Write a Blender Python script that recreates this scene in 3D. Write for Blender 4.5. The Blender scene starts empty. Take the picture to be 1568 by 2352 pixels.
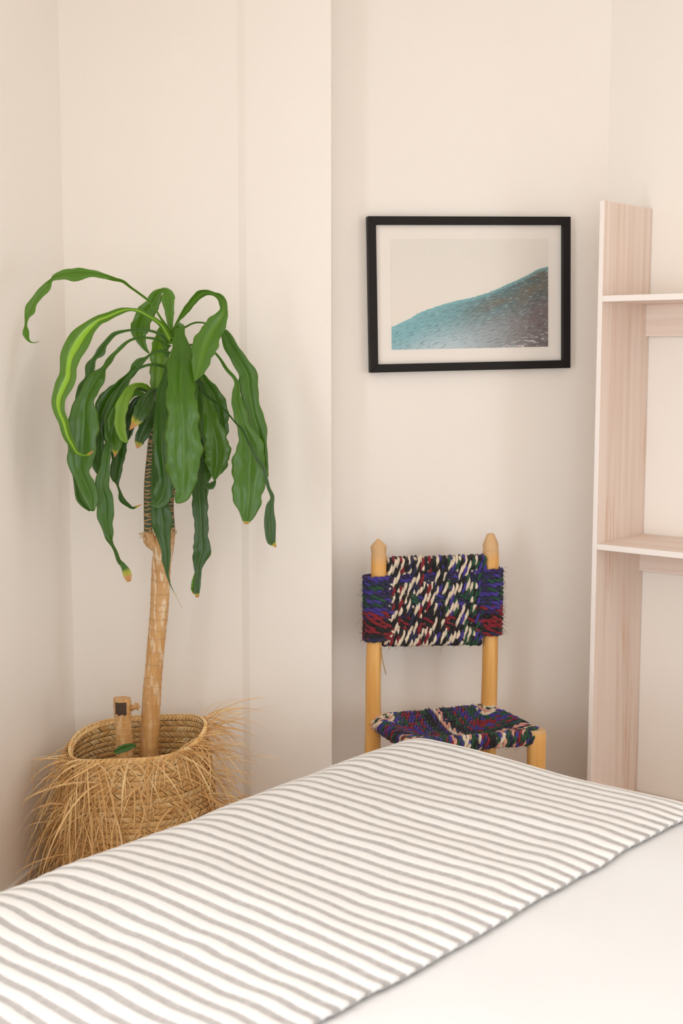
import bpy, bmesh, math, random
from mathutils import Vector, Matrix, noise
import numpy as np

R = random.Random(7)
SC = bpy.context.scene
COL = SC.collection

# ------------------------------------------------------------------ camera
F_PX, EYE = 3050.0, 1.6
PITCH = math.atan(365.0 / F_PX)
cam_data = bpy.data.cameras.new('camera')
cam_data.sensor_fit = 'VERTICAL'
cam_data.sensor_height = 36.0
cam_data.lens = 36.0 * F_PX / 2352.0
cam_data.clip_start = 0.05
cam_data.dof.use_dof = True
cam_data.dof.focus_distance = 4.05
cam_data.dof.aperture_fstop = 4.2
cam = bpy.data.objects.new('camera', cam_data)
cam.location = (0, 0, EYE)
cam.rotation_euler = (math.pi / 2 - PITCH, 0, 0)
COL.objects.link(cam)
SC.camera = cam

# ------------------------------------------------------------------ exposure, sky, daylight
SC.view_settings.view_transform = 'Standard'
SC.view_settings.look = 'None'
SC.view_settings.gamma = 1.0
SC.view_settings.use_curve_mapping = False
SC.view_settings.exposure = 0.05
SC.cycles.use_denoising = True
SC.cycles.max_bounces = 10
SC.cycles.diffuse_bounces = 7
SC.cycles.sample_clamp_indirect = 6.0
world = bpy.data.worlds.new('sky')
SC.world = world
world.use_nodes = True
wb = world.node_tree.nodes['Background']
wb.inputs['Color'].default_value = (0.86, 0.93, 1.0, 1)
wb.inputs['Strength'].default_value = 1.0


def daylight(name, loc, heading, sx, sz, power, color):
    """Soft daylight standing in a window opening, shining along the compass heading (degrees from +Y towards +X)."""
    l = bpy.data.lights.new(name, 'AREA')
    l.shape = 'RECTANGLE'
    l.size, l.size_y, l.energy, l.color = sx, sz, power, color
    o = bpy.data.objects.new(name, l)
    o.location = loc
    o.rotation_euler = (math.pi / 2, 0, -math.radians(heading))
    # an area light shines along local -Z; with this turn -Z points along the heading
    COL.objects.link(o)
    return o


DAY = (0.955, 1.0, 1.045)
LW_H = 13.0                                        # heading of the left wall
lw_dir = Vector((math.sin(math.radians(LW_H)), math.cos(math.radians(LW_H)), 0))
lw_nor = Vector((lw_dir.y, -lw_dir.x, 0))          # into the room
LC = Vector((-0.852, 4.143, 0))                    # far left corner of the room
win_l = LC - lw_dir * 3.9
daylight('window_daylight_left', win_l - lw_nor * 0.16 + Vector((0, 0, 1.52)), LW_H + 90, 1.9, 2.2, 132, DAY)
daylight('window_daylight_rear', (0.3, -2.62, 1.15), 0, 2.6, 2.1, 44, DAY)
daylight('window_daylight_side', (4.27, 0.85, 1.2), -90, 1.6, 1.9, 38, DAY)  # added fill lamp, brightens the left wall and recess from the right


# ------------------------------------------------------------------ geometry helpers
def ray(u, v):
    x = (u - 784) / F_PX
    y = -(v - 1176) / F_PX
    return Vector((x, math.cos(PITCH) + y * math.sin(PITCH), -math.sin(PITCH) + y * math.cos(PITCH)))


def at_depth(u, v, Y):
    d = ray(u, v)
    return Vector((0, 0, EYE)) + d * (Y / d.y)


def at_height(u, v, z):
    d = ray(u, v)
    return Vector((0, 0, EYE)) + d * ((z - EYE) / d.z)


def at_plane(u, v, p0, n):
    d = ray(u, v)
    o = Vector((0, 0, EYE))
    return o + d * ((Vector(p0) - o).dot(n) / d.dot(n))


class MB:
    """collects vertices, faces and per-vertex attributes for one mesh object"""

    def __init__(self):
        self.v, self.f, self.attr, self.uv = [], [], {}, None

    def add(self, verts, faces, **attrs):
        b = len(self.v)
        self.v.extend([tuple(p) for p in verts])
        self.f.extend([tuple(i + b for i in f) for f in faces])
        for k, vals in attrs.items():
            a = self.attr.setdefault(k, [])
            fill = (0.0, 0.0, 0.0) if isinstance(vals[0], (tuple, list)) else 0.0
            a.extend([fill] * (b - len(a)))
            a.extend(vals)
        return b

    def box(self, x0, x1, y0, y1, z0, z1):
        v = [(x, y, z) for x in (x0, x1) for y in (y0, y1) for z in (z0, z1)]
        self.add(v, [(0, 1, 3, 2), (4, 6, 7, 5), (0, 4, 5, 1), (2, 3, 7, 6), (0, 2, 6, 4), (1, 5, 7, 3)])

    def build(self, name, mat, parent=None, smooth=True, bevel=0.0, mw=None):
        me = bpy.data.meshes.new(name)
        me.from_pydata(self.v, [], self.f)
        n = len(self.v)
        for k, vals in self.attr.items():
            three = isinstance(vals[0], (tuple, list))
            vals = list(vals) + [(0.0, 0.0, 0.0) if three else 0.0] * (n - len(vals))
            at = me.attributes.new(k, 'FLOAT_VECTOR' if three else 'FLOAT', 'POINT')
            at.data.foreach_set('vector' if three else 'value', np.array(vals, dtype=np.float32).ravel())
        me.update()
        bm = bmesh.new()
        bm.from_mesh(me)
        bmesh.ops.recalc_face_normals(bm, faces=bm.faces)
        if bevel > 0:
            bmesh.ops.bevel(bm, geom=list(bm.edges), offset=bevel, segments=2, affect='EDGES', profile=0.5)
        bm.to_mesh(me)
        bm.free()
        me.polygons.foreach_set('use_smooth', [smooth] * len(me.polygons))
        me.materials.append(mat)
        o = bpy.data.objects.new(name, me)
        COL.objects.link(o)
        if parent is not None:
            o.parent = parent
            o.matrix_parent_inverse = Matrix.Identity(4) if mw is None else mw
        return o


def thing(name, label, cat, loc=(0, 0, 0), rotz=0.0, group=None):
    o = bpy.data.objects.new(name, None)
    o.empty_display_size = 0.05
    o.location = loc
    o.rotation_euler = (0, 0, rotz)
    COL.objects.link(o)
    tag(o, label, cat, group)
    return o


def tag(o, label, cat, group=None):
    o['label'] = label
    o['category'] = cat
    if group:
        o['group'] = group
    return o


def struct(o):
    o['kind'] = 'structure'
    return o


def catmull(pts, n):
    """resample a list of equal-length tuples, n samples"""
    P = np.array(pts, dtype=float)
    seg = np.linalg.norm(np.diff(P[:, :3], axis=0), axis=1)
    t = np.concatenate([[0], np.cumsum(np.maximum(seg, 1e-6) ** 0.75)])
    m = np.zeros_like(P)
    for i in range(len(P)):
        a, b = max(i - 1, 0), min(i + 1, len(P) - 1)
        m[i] = (P[b] - P[a]) / (t[b] - t[a])
    out = []
    for s in np.linspace(0, t[-1], n):
        i = min(max(int(np.searchsorted(t, s, side='right')) - 1, 0), len(P) - 2)
        h = t[i + 1] - t[i]
        x = (s - t[i]) / h
        out.append((2 * x ** 3 - 3 * x ** 2 + 1) * P[i] + (x ** 3 - 2 * x ** 2 + x) * h * m[i]
                   + (-2 * x ** 3 + 3 * x ** 2) * P[i + 1] + (x ** 3 - x ** 2) * h * m[i + 1])
    return np.array(out)


def frames(P):
    """tangent and a stable pair of normals along a polyline (n,3)"""
    T = np.gradient(P, axis=0)
    T /= np.maximum(np.linalg.norm(T, axis=1, keepdims=True), 1e-9)
    ref = np.array([0, 0, 1.0]) if abs(T[0][2]) < 0.9 else np.array([1.0, 0, 0])
    n = np.cross(T[0], ref)
    n /= np.linalg.norm(n)
    N = [n]
    for i in range(1, len(P)):
        n = n - T[i] * np.dot(n, T[i])
        n /= max(np.linalg.norm(n), 1e-9)
        N.append(n)
    N = np.array(N)
    return T, N, np.cross(T, N)


def tube(mb, P, rad, k=8, caps=True, rfun=None, **attrs):
    """sweep; rad scalar or array; rfun(i, ang) multiplies the radius; attrs: name -> fun(i, j) per vertex"""
    P = np.array(P, dtype=float)
    n = len(P)
    rad = np.broadcast_to(np.array(rad, dtype=float), (n,))
    T, N, B = frames(P)
    V, A = [], {a: [] for a in attrs}
    for i in range(n):
        for j in range(k):
            an = 2 * math.pi * j / k
            r = rad[i] * (rfun(i, an) if rfun else 1.0)
            V.append(P[i] + N[i] * (math.cos(an) * r) + B[i] * (math.sin(an) * r))
            for a, fn in attrs.items():
                A[a].append(fn(i, j))
    Fc = [(i * k + j, i * k + (j + 1) % k, (i + 1) * k + (j + 1) % k, (i + 1) * k + j) for i in range(n - 1) for j in range(k)]
    if caps:
        Fc.append(tuple(range(k - 1, -1, -1)))
        Fc.append(tuple((n - 1) * k + j for j in range(k)))
    mb.add(V, Fc, **A)


# ------------------------------------------------------------------ material helpers
def new_mat(name):
    m = bpy.data.materials.new(name)
    m.use_nodes = True
    nt = m.node_tree
    return m, nt, nt.nodes['Principled BSDF'], nt.nodes['Material Output']


def N(nt, typ, **props):
    n = nt.nodes.new(typ)
    ins = props.pop('ins', {})
    for k, v in props.items():
        setattr(n, k, v)
    for k, v in ins.items():
        n.inputs[k].default_value = v
    return n


def ramp(nt, stops, interp='LINEAR'):
    n = nt.nodes.new('ShaderNodeValToRGB')
    n.color_ramp.interpolation = interp
    els = n.color_ramp.elements
    while len(els) < len(stops):
        els.new(0.5)
    for e, (p, c) in zip(els, stops):
        e.position = p
        e.color = (c[0], c[1], c[2], 1) if len(c) == 3 else c
    return n


def mix(nt, fac, a, b, blend='MIX'):
    n = nt.nodes.new('ShaderNodeMix')
    n.data_type = 'RGBA'
    n.blend_type = blend
    for sock, val in ((n.inputs['Factor'], fac), (n.inputs['A'], a), (n.inputs['B'], b)):
        if hasattr(val, 'is_linked'):
            nt.links.new(val, sock)
        elif isinstance(val, (int, float)):
            sock.default_value = val
        else:
            sock.default_value = (val[0], val[1], val[2], 1)
    return n.outputs['Result']


def math_n(nt, op, a, b=0.0, c=0.0, clamp=False):
    n = nt.nodes.new('ShaderNodeMath')
    n.operation = op
    n.use_clamp = clamp
    for i, val in enumerate((a, b, c)):
        if hasattr(val, 'is_linked'):
            nt.links.new(val, n.inputs[i])
        else:
            n.inputs[i].default_value = val
    return n.outputs[0]


def smooth_step(nt, val, lo, hi, out_lo=0.0, out_hi=1.0):
    n = nt.nodes.new('ShaderNodeMapRange')
    n.interpolation_type = 'SMOOTHSTEP'
    nt.links.new(val, n.inputs['Value'])
    n.inputs['From Min'].default_value = lo
    n.inputs['From Max'].default_value = hi
    n.inputs['To Min'].default_value = out_lo
    n.inputs['To Max'].default_value = out_hi
    return n.outputs['Result']


def coords(nt, scale=(1, 1, 1), rot=(0, 0, 0), kind='Object'):
    tc = nt.nodes.new('ShaderNodeTexCoord')
    mp = nt.nodes.new('ShaderNodeMapping')
    mp.inputs['Scale'].default_value = scale
    mp.inputs['Rotation'].default_value = rot
    nt.links.new(tc.outputs[kind], mp.inputs['Vector'])
    return mp.outputs['Vector']


def tex_noise(nt, vec, scale, detail=3.0, rough=0.5):
    n = nt.nodes.new('ShaderNodeTexNoise')
    n.inputs['Scale'].default_value = scale
    n.inputs['Detail'].default_value = detail
    n.inputs['Roughness'].default_value = rough
    if vec is not None:
        nt.links.new(vec, n.inputs['Vector'])
    return n.outputs['Fac']


def attr(nt, name):
    n = nt.nodes.new('ShaderNodeAttribute')
    n.attribute_name = name
    return n


def bump(nt, bsdf, height, strength, dist):
    b = nt.nodes.new('ShaderNodeBump')
    b.inputs['Strength'].default_value = strength
    b.inputs['Distance'].default_value = dist
    nt.links.new(height, b.inputs['Height'])
    nt.links.new(b.outputs['Normal'], bsdf.inputs['Normal'])


def plaster(name, col, rough=0.55):
    m, nt, b, out = new_mat(name)
    v = coords(nt)
    big = tex_noise(nt, v, 1.3, 4)
    c = mix(nt, smooth_step(nt, big, 0.3, 0.7), [x * 0.985 for x in col], col)
    nt.links.new(c, b.inputs['Base Color'])
    b.inputs['Roughness'].default_value = rough
    b.inputs['Specular IOR Level'].default_value = 0.35
    fine = tex_noise(nt, v, 140, 3)
    wide = tex_noise(nt, v, 3.0, 2)
    bump(nt, b, math_n(nt, 'ADD', math_n(nt, 'MULTIPLY', fine, 0.25), wide), 0.25, 0.004)
    return m


WALL = plaster('warm_white_plaster', (0.86, 0.82, 0.768))
CEIL = plaster('ceiling_paint', (0.90, 0.87, 0.83), 0.8)


def simple(name, col, rough=0.6, spec=0.4):
    m, nt, b, out = new_mat(name)
    b.inputs['Base Color'].default_value = (*col, 1)
    b.inputs['Roughness'].default_value = rough
    b.inputs['Specular IOR Level'].default_value = spec
    n = tex_noise(nt, coords(nt), 90, 3)
    bump(nt, b, n, 0.1, 0.002)
    return m


def whitewash(name, along, strength=1.0, edge=0.85):
    """thin white wash over pine; along = index of the axis the grain runs along"""
    m, nt, b, out = new_mat(name)
    s1, s2 = [42, 42, 42], [170, 170, 170]
    s1[along], s2[along] = 0.9, 2.6
    g1 = tex_noise(nt, coords(nt, s1), 1.0, 4, 0.6)
    g2 = tex_noise(nt, coords(nt, s2), 1.0, 3, 0.6)
    sp = [5, 5, 5]
    sp[along] = 1.6
    patch = tex_noise(nt, coords(nt, sp), 1.0, 3)
    c = mix(nt, smooth_step(nt, g1, 0.36, 0.72), (0.82, 0.715, 0.645), (0.72, 0.575, 0.49))
    c = mix(nt, math_n(nt, 'MULTIPLY', smooth_step(nt, g2, 0.42, 0.75), 0.55), c, (0.87, 0.785, 0.725))
    worn = math_n(nt, 'MULTIPLY', smooth_step(nt, patch, 0.55, 0.70), smooth_step(nt, g2, 0.46, 0.62))
    c = mix(nt, math_n(nt, 'MULTIPLY', worn, 0.75 * strength), c, (0.62, 0.36, 0.20))
    kn = nt.nodes.new('ShaderNodeTexVoronoi')
    kn.inputs['Scale'].default_value = 1.0
    sk = [9, 9, 9]
    sk[along] = 3.2
    nt.links.new(coords(nt, sk), kn.inputs['Vector'])
    knot = math_n(nt, 'MULTIPLY', smooth_step(nt, kn.outputs['Distance'], 0.085, 0.03), 0.5)
    c = mix(nt, knot, c, (0.42, 0.36, 0.31))
    # the narrow front edges are mixed towards white
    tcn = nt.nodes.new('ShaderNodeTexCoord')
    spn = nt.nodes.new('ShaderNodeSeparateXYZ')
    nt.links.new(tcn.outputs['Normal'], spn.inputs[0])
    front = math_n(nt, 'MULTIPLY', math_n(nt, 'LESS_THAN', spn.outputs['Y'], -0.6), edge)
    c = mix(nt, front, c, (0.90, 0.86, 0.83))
    nt.links.new(c, b.inputs['Base Color'])
    b.inputs['Roughness'].default_value = 0.6
    bump(nt, b, g2, 0.25, 0.002)
    return m


# ------------------------------------------------------------------ the room
RECESS_N = Vector((math.cos(math.radians(77)), -math.sin(math.radians(77)), 0))   # facing the room
RECESS_D = Vector((math.sin(math.radians(77)), math.cos(math.radians(77)), 0))
RECESS_P = Vector((0.41, 4.42, 0))
RC = Vector((0.887, 4.53, 0))                       # corner recess / right wall
RW_D = Vector((math.sin(math.radians(130)), math.cos(math.radians(130)), 0))
HZ = 2.95


def wall_mb(points, z0=0.0, z1=HZ, thick=0.12):
    """a wall following a plan polyline (room on the right-hand side when walking it), with its thickness behind"""
    mb = MB()
    n = len(points)
    pts = [Vector(p) for p in points]
    offs = []
    for i in range(n):
        a, b = pts[max(i - 1, 0)], pts[min(i + 1, n - 1)]
        d = (b - a).normalized()
        offs.append(pts[i] + Vector((-d.y, d.x, 0)) * thick)
    v = [(p.x, p.y, z) for p in pts for z in (z0, z1)] + [(p.x, p.y, z) for p in offs for z in (z0, z1)]
    f = []
    for i in range(n - 1):
        a = 2 * i
        f += [(a, a + 2, a + 3, a + 1), (2 * n + a, 2 * n + a + 1, 2 * n + a + 3, 2 * n + a + 2),
              (a + 1, a + 3, 2 * n + a + 3, 2 * n + a + 1), (a, 2 * n + a, 2 * n + a + 2, a + 2)]
    f += [(0, 1, 2 * n + 1, 2 * n), (2 * n - 2, 4 * n - 2, 4 * n - 1, 2 * n - 1)]
    mb.add(v, f)
    return mb


def wall_with_window(name, p0, p1, s0, s1, zb, zt, idx):
    """straight wall from p0 to p1 with one opening (s0..s1 metres along it, zb..zt high) and a window in it"""
    d = (p1 - p0).normalized()
    L = (p1 - p0).length
    mb = MB()
    for a, b, z0, z1 in ((0, s0, 0, HZ), (s1, L, 0, HZ), (s0, s1, 0, zb), (s0, s1, zt, HZ)):
        mb.box(a, b, 0, 0.12, z0, z1)
    o = struct(mb.build(name, WALL, smooth=False))
    o.location = p0
    o.rotation_euler = (0, 0, math.atan2(d.y, d.x))
    fr = MB()
    e = 0.05
    for a, b, z0, z1 in ((s0, s0 + e, zb, zt), (s1 - e, s1, zb, zt), (s0 + e, s1 - e, zb, zb + e), (s0 + e, s1 - e, zt - e, zt),
                         ((s0 + s1) / 2 - e / 2, (s0 + s1) / 2 + e / 2, zb + e, zt - e)):
        fr.box(a, b, 0.03, 0.07, z0, z1)
    w = struct(fr.build('window_%d' % idx, simple('window_paint_%d' % idx, (0.8, 0.78, 0.74), 0.4), smooth=False))
    w.location = o.location
    w.rotation_euler = o.rotation_euler


# left wall (walked from the rear to the far corner: room lies to the right of it)
lw0 = LC - lw_dir * 6.8
wall_with_window('wall_left', lw0, LC + lw_dir * 0.1, 6.8 - 3.9 - 0.95, 6.8 - 3.9 + 0.95, 0.4, 2.64, 1)
# back wall with the soft chamfered step up to the pillar, the pillar face and the hidden return
PB0 = at_depth(553, 1100, 4.135)
PB1 = at_depth(570, 1100, 4.127)
PB2 = at_depth(761, 1100, 4.112)
struct(wall_mb([(LC.x - 0.03, LC.y, 0), (PB0.x, PB0.y, 0)]).build('wall_back', WALL, smooth=False))
struct(wall_mb([(PB0.x, PB0.y, 0), (PB1.x, PB1.y, 0), (PB2.x, PB2.y, 0)], thick=0.05).build('wall_pillar', WALL, smooth=False))
rs = RECESS_P + RECESS_D * ((-0.055 - RECESS_P.x) / RECESS_D.x)
mb = MB()
mb.add([(PB2.x, PB2.y, 0), (PB2.x, PB2.y, HZ), (rs.x, rs.y, HZ), (rs.x, rs.y, 0),
        (PB2.x - .1, PB2.y + .02, 0), (PB2.x - .1, PB2.y + .02, HZ), (rs.x - .1, rs.y, HZ), (rs.x - .1, rs.y, 0)],
       [(0, 1, 2, 3), (4, 7, 6, 5), (0, 4, 5, 1), (3, 2, 6, 7), (1, 5, 6, 2), (0, 3, 7, 4)])
struct(mb.build('wall_return', WALL, smooth=False))
struct(wall_mb([(rs.x - .1, rs.y - .1 * 0.2309, 0), (RC.x, RC.y, 0)]).build('wall_recess', WALL, smooth=False))
rw1 = RC + RW_D * 4.2
struct(wall_mb([RC - RW_D * 0.1, rw1]).build('wall_right', WALL, smooth=False))
rear_y = lw0.y
wall_with_window('wall_side', Vector((rw1.x, rw1.y + .05, 0)), Vector((rw1.x, rear_y - 0.1, 0)), rw1.y + .05 - 1.65, rw1.y + .05 - 0.05, 0.25, 2.15, 3)  # the window in this wall is added, an opening for the side fill
wall_with_window('wall_rear', Vector((rw1.x + .1, rear_y, 0)), Vector((lw0.x - .1, rear_y, 0)),
                 rw1.x + .1 - 1.6, rw1.x + .1 + 1.0, 0.08, 2.22, 2)

m, nt, b, out = new_mat('brown_floor_boards')
vv = coords(nt)
br = nt.nodes.new('ShaderNodeTexBrick')
br.inputs['Scale'].default_value = 1.0
br.inputs['Brick Width'].default_value = 1.2
br.inputs['Row Height'].default_value = 0.12
br.inputs['Mortar Size'].default_value = 0.002
br.inputs['Color1'].default_value = (0.56, 0.40, 0.28, 1)
br.inputs['Color2'].default_value = (0.62, 0.45, 0.32, 1)
br.inputs['Mortar'].default_value = (0.10, 0.06, 0.035, 1)
nt.links.new(vv, br.inputs['Vector'])
gr = tex_noise(nt, coords(nt, (2, 40, 2)), 1.0, 4)
nt.links.new(mix(nt, math_n(nt, 'MULTIPLY', gr, 0.5), br.outputs['Color'], (0.48, 0.32, 0.21)), b.inputs['Base Color'])
b.inputs['Roughness'].default_value = 0.45
FLOOR = m
mb = MB()
mb.box(-3.2, 4.6, -2.9, 5.0, -0.1, 0.0)
struct(mb.build('floor', FLOOR, smooth=False))
mb = MB()
mb.box(-3.2, 4.6, -2.9, 5.0, HZ, HZ + 0.1)
struct(mb.build('ceiling', CEIL, smooth=False))
BASEB = simple('baseboard_paint', (0.74, 0.68, 0.60), 0.45)
mb = MB()
mb.box(0, 6.7, -0.014, 0, 0, 0.075)
o = struct(mb.build('baseboard_left', BASEB, smooth=False, bevel=0.003))
o.location = lw0
o.rotation_euler = (0, 0, math.atan2(lw_dir.y, lw_dir.x))
mb = MB()
mb.box(0, PB0.x - LC.x - 0.03, -0.014, 0, 0, 0.075)
o = struct(mb.build('baseboard_back', BASEB, smooth=False, bevel=0.003))
o.location = (LC.x + 0.02, LC.y, 0)


# ------------------------------------------------------------------ bed: frame, mattress, duvet, striped throw
A_H = math.radians(41.5)
uA = Vector((math.sin(A_H), math.cos(A_H), 0))
uB = Vector((math.cos(A_H), -math.sin(A_H), 0))
A_FLAT, B_FLAT, RA, RB = 2.642, -2.030, 0.17, 0.25
B_HEM = -1.295
bed_rot = math.atan2(uA.y, uA.x)                    # local x = uA, local y = -uB


def drape(q, r):
    if q <= 0:
        return q, 0.0
    if q < r * math.pi / 2:
        return r * math.sin(q / r), r * (1 - math.cos(q / r))
    return r, r + (q - r * math.pi / 2)


def bed_point(a, b, lift):
    """a point of the made bed: a and b run over the cloth (arc length past the edges), lift away from the duvet"""
    ra, r = RA + lift, RB + lift
    ha, da = drape(a - A_FLAT, ra)
    bf = B_FLAT - 0.016 + 0.052 * min(1.0, max(0.0, (2.5 - a) / 1.1))   # the foot edge is pulled in towards the near side
    hb, db = drape(bf - b, r)
    d = min((da ** 1.7 + db ** 1.7) ** (1 / 1.7), max(da, db) + 0.05)
    p = uA * (A_FLAT + ha) + uB * (bf - hb)
    puff = 0.010 * (noise.noise(Vector((a * 2.2, b * 2.2, 3.1)))) + 0.006 * noise.noise(Vector((a * 5, b * 4, 1.7)))
    return Vector((p.x, p.y, 0.577 + lift - d + puff))


def cloth_grid(avals, bvals, fn, tuck=(0.30, 0.36)):
    V, Fc = [], []
    nb = len(bvals)
    for i, a in enumerate(avals):
        for j, bb in enumerate(bvals):
            V.append(fn(a, bb))
    for i in range(len(avals) - 1):
        for j in range(nb - 1):
            if avals[i] - A_FLAT > tuck[0] and B_FLAT - bvals[j + 1] > tuck[1]:
                continue                             # the corner pleat is tucked away
            Fc.append((i * nb + j, i * nb + j + 1, (i + 1) * nb + j + 1, (i + 1) * nb + j))
    used = sorted({k for f in Fc for k in f})
    new = {k: n for n, k in enumerate(used)}
    return [V[k] for k in used], [tuple(new[k] for k in f) for f in Fc], used


m, nt, b, out = new_mat('white_cotton')
b.inputs['Base Color'].default_value = (0.735, 0.745, 0.755, 1)
b.inputs['Roughness'].default_value = 0.85
b.inputs['Sheen Weight'].default_value = 0.15
bump(nt, b, tex_noise(nt, coords(nt), 420, 2), 0.15, 0.001)
COTTON = m

bed = thing('bed', 'low bed frame with mattress hidden under the white duvet and striped throw', 'bed',
            uA * 1.77 + uB * -0.95, bed_rot)
WOODB = simple('bed_wood', (0.42, 0.28, 0.17), 0.5)
mb = MB()
mb.box(-0.84, 0.84, -1.02, 1.06, 0.12, 0.26)
mb.build('base', WOODB, bed, smooth=False, bevel=0.01)
for sx in (-0.78, 0.78):
    for sy in (-0.95, 0.98):
        mb = MB()
        mb.box(sx - .03, sx + .03, sy - .03, sy + .03, 0, 0.12)
        mb.build('leg', WOODB, bed, smooth=False, bevel=0.004)
mb = MB()
mb.box(-0.86, 0.86, -1.03, 1.08, 0.26, 0.50)
mb.build('mattress', COTTON, bed, bevel=0.05)

avals = list(np.arange(0.85, A_FLAT + 0.64, 0.025))
bvals = list(np.arange(B_FLAT - 0.68, 0.1, 0.025))
V, Fc, used = cloth_grid(avals, bvals, lambda a, bb: bed_point(a, bb, 0.0), (0.14, 0.18))
mb = MB()
mb.add(V, Fc)
duvet = mb.build('duvet', COTTON)
tag(duvet, 'plain white duvet spread over the bed beneath the striped throw', 'duvet')
md = duvet.modifiers.new('thick', 'SOLIDIFY')
md.thickness = 0.03
md.offset = -1 if duvet.data.polygons[len(duvet.data.polygons) // 2].normal.z > 0 else 1

PITCHS = 0.0409
m, nt, b, out = new_mat('striped_wool')
sa = attr(nt, 'cloth')
sep = nt.nodes.new('ShaderNodeSeparateXYZ')
nt.links.new(sa.outputs['Vector'], sep.inputs[0])
wv = nt.nodes.new('ShaderNodeMapping')
wv.inputs['Scale'].default_value = (1, 1, 1)
nt.links.new(sa.outputs['Vector'], wv.inputs['Vector'])
wob = tex_noise(nt, wv.outputs['Vector'], 11, 3)
fuzz = tex_noise(nt, wv.outputs['Vector'], 160, 3, 0.7)
ph = math_n(nt, 'ADD', sep.outputs['X'], math_n(nt, 'MULTIPLY', math_n(nt, 'SUBTRACT', wob, 0.5), 0.010))
ph = math_n(nt, 'ADD', ph, math_n(nt, 'MULTIPLY', math_n(nt, 'SUBTRACT', fuzz, 0.5), 0.004))
fr = math_n(nt, 'FRACT', math_n(nt, 'DIVIDE', ph, PITCHS))
tri = math_n(nt, 'ABSOLUTE', math_n(nt, 'SUBTRACT', fr, 0.5))           # 0 in the grey, 0.5 in the white
st = smooth_step(nt, tri, 0.225, 0.155)
mel = tex_noise(nt, wv.outputs['Vector'], 60, 4, 0.7)
grey = mix(nt, smooth_step(nt, mel, 0.35, 0.7), (0.375, 0.360, 0.355), (0.475, 0.455, 0.445))
nt.links.new(mix(nt, st, (0.80, 0.795, 0.785), grey), b.inputs['Base Color'])
b.inputs['Roughness'].default_value = 0.95
b.inputs['Sheen Weight'].default_value = 0.3
bump(nt, b, fuzz, 0.5, 0.003)
THROW = m


def throw_point(a, bb):
    near = max(0.0, 1 - (B_HEM - bb) / 0.09)
    w = math.cos(2 * math.pi * (a / PITCHS - 0.0))
    hem = 0.004 * near * noise.noise(Vector((a * 14, 0.3, 0.9)))
    ripple = (0.0010 + 0.0018 * near) * w
    wr = 0.006 * noise.noise(Vector((a * 7.5, bb * 3.0, 8.8))) * (1 - near * 0.9)
    aw = a + 0.005 * noise.noise(Vector((a * 4, bb * 7, 4.4))) + 0.003 * noise.noise(Vector((a * 9, bb * 16, 2.2)))
    return bed_point(aw, bb + hem - near * 0.003 * (w < 0), 0.021 - 0.006 * near) + Vector((0, 0, ripple + wr))


avals = list(np.arange(0.84, A_FLAT + 0.60, PITCHS / 8))
bvals = list(np.arange(B_FLAT - 0.64, B_HEM, 0.012)) + [B_HEM]
V, Fc, used = cloth_grid(avals, bvals, throw_point)
mb = MB()
uvs = [(a, bb, 0.0) for a in avals for bb in bvals]
mb.add(V, Fc, cloth=[uvs[k] for k in used])
throw = mb.build('throw_blanket', THROW)
tag(throw, 'cream wool throw with narrow grey stripes folded across the foot of the bed', 'blanket')
md = throw.modifiers.new('thick', 'SOLIDIFY')
md.thickness = 0.008
md.offset = -1 if throw.data.polygons[len(throw.data.polygons) // 2].normal.z > 0 else 1

# ------------------------------------------------------------------ bookshelf
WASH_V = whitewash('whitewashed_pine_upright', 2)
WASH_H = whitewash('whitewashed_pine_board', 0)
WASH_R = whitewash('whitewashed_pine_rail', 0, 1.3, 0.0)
sp0 = Vector((0.8107, 4.1794, 0))                   # front foot of the left upright, on its inner face
shelf = thing('bookshelf', 'tall open whitewashed pine bookshelf against the right wall', 'shelf', sp0, -math.radians(40))
SD = 0.316
ztop = at_depth(1388, 460, 4.18).z


def board(name, x0, x1, y0, y1, z0, z1, mat, bev=0.0015):
    mb = MB()
    cx, cy, cz = (x0 + x1) / 2, (y0 + y1) / 2, (z0 + z1) / 2
    mb.box(x0 - cx, x1 - cx, y0 - cy, y1 - cy, z0 - cz, z1 - cz)
    o = mb.build(name, mat, shelf, smooth=False, bevel=bev)
    o.location = (cx, cy, cz)
    return o


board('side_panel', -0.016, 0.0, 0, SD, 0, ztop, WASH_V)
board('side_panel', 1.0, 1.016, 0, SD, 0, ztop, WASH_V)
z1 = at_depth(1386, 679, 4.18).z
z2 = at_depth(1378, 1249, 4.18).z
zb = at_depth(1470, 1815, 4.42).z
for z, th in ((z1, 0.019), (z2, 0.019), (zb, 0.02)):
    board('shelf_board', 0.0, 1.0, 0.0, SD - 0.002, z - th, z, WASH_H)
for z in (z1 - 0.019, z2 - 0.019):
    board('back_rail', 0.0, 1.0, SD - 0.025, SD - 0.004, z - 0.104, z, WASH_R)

# ------------------------------------------------------------------ picture
pc = at_plane(1076, 676, RECESS_P, RECESS_N)
PWID = (at_plane(1306, 676, RECESS_P, RECESS_N) - at_plane(847, 676, RECESS_P, RECESS_N)).length
PHEI = at_plane(1076, 501, RECESS_P, RECESS_N).z - at_plane(1076, 852, RECESS_P, RECESS_N).z
pic = thing('framed_picture', 'black framed ocean wave print hanging slightly crooked on the recess wall', 'picture',
            pc + RECESS_N * 0.004)
pic.rotation_euler = (0, math.radians(-1.15), math.atan2(RECESS_D.y, RECESS_D.x))
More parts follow.
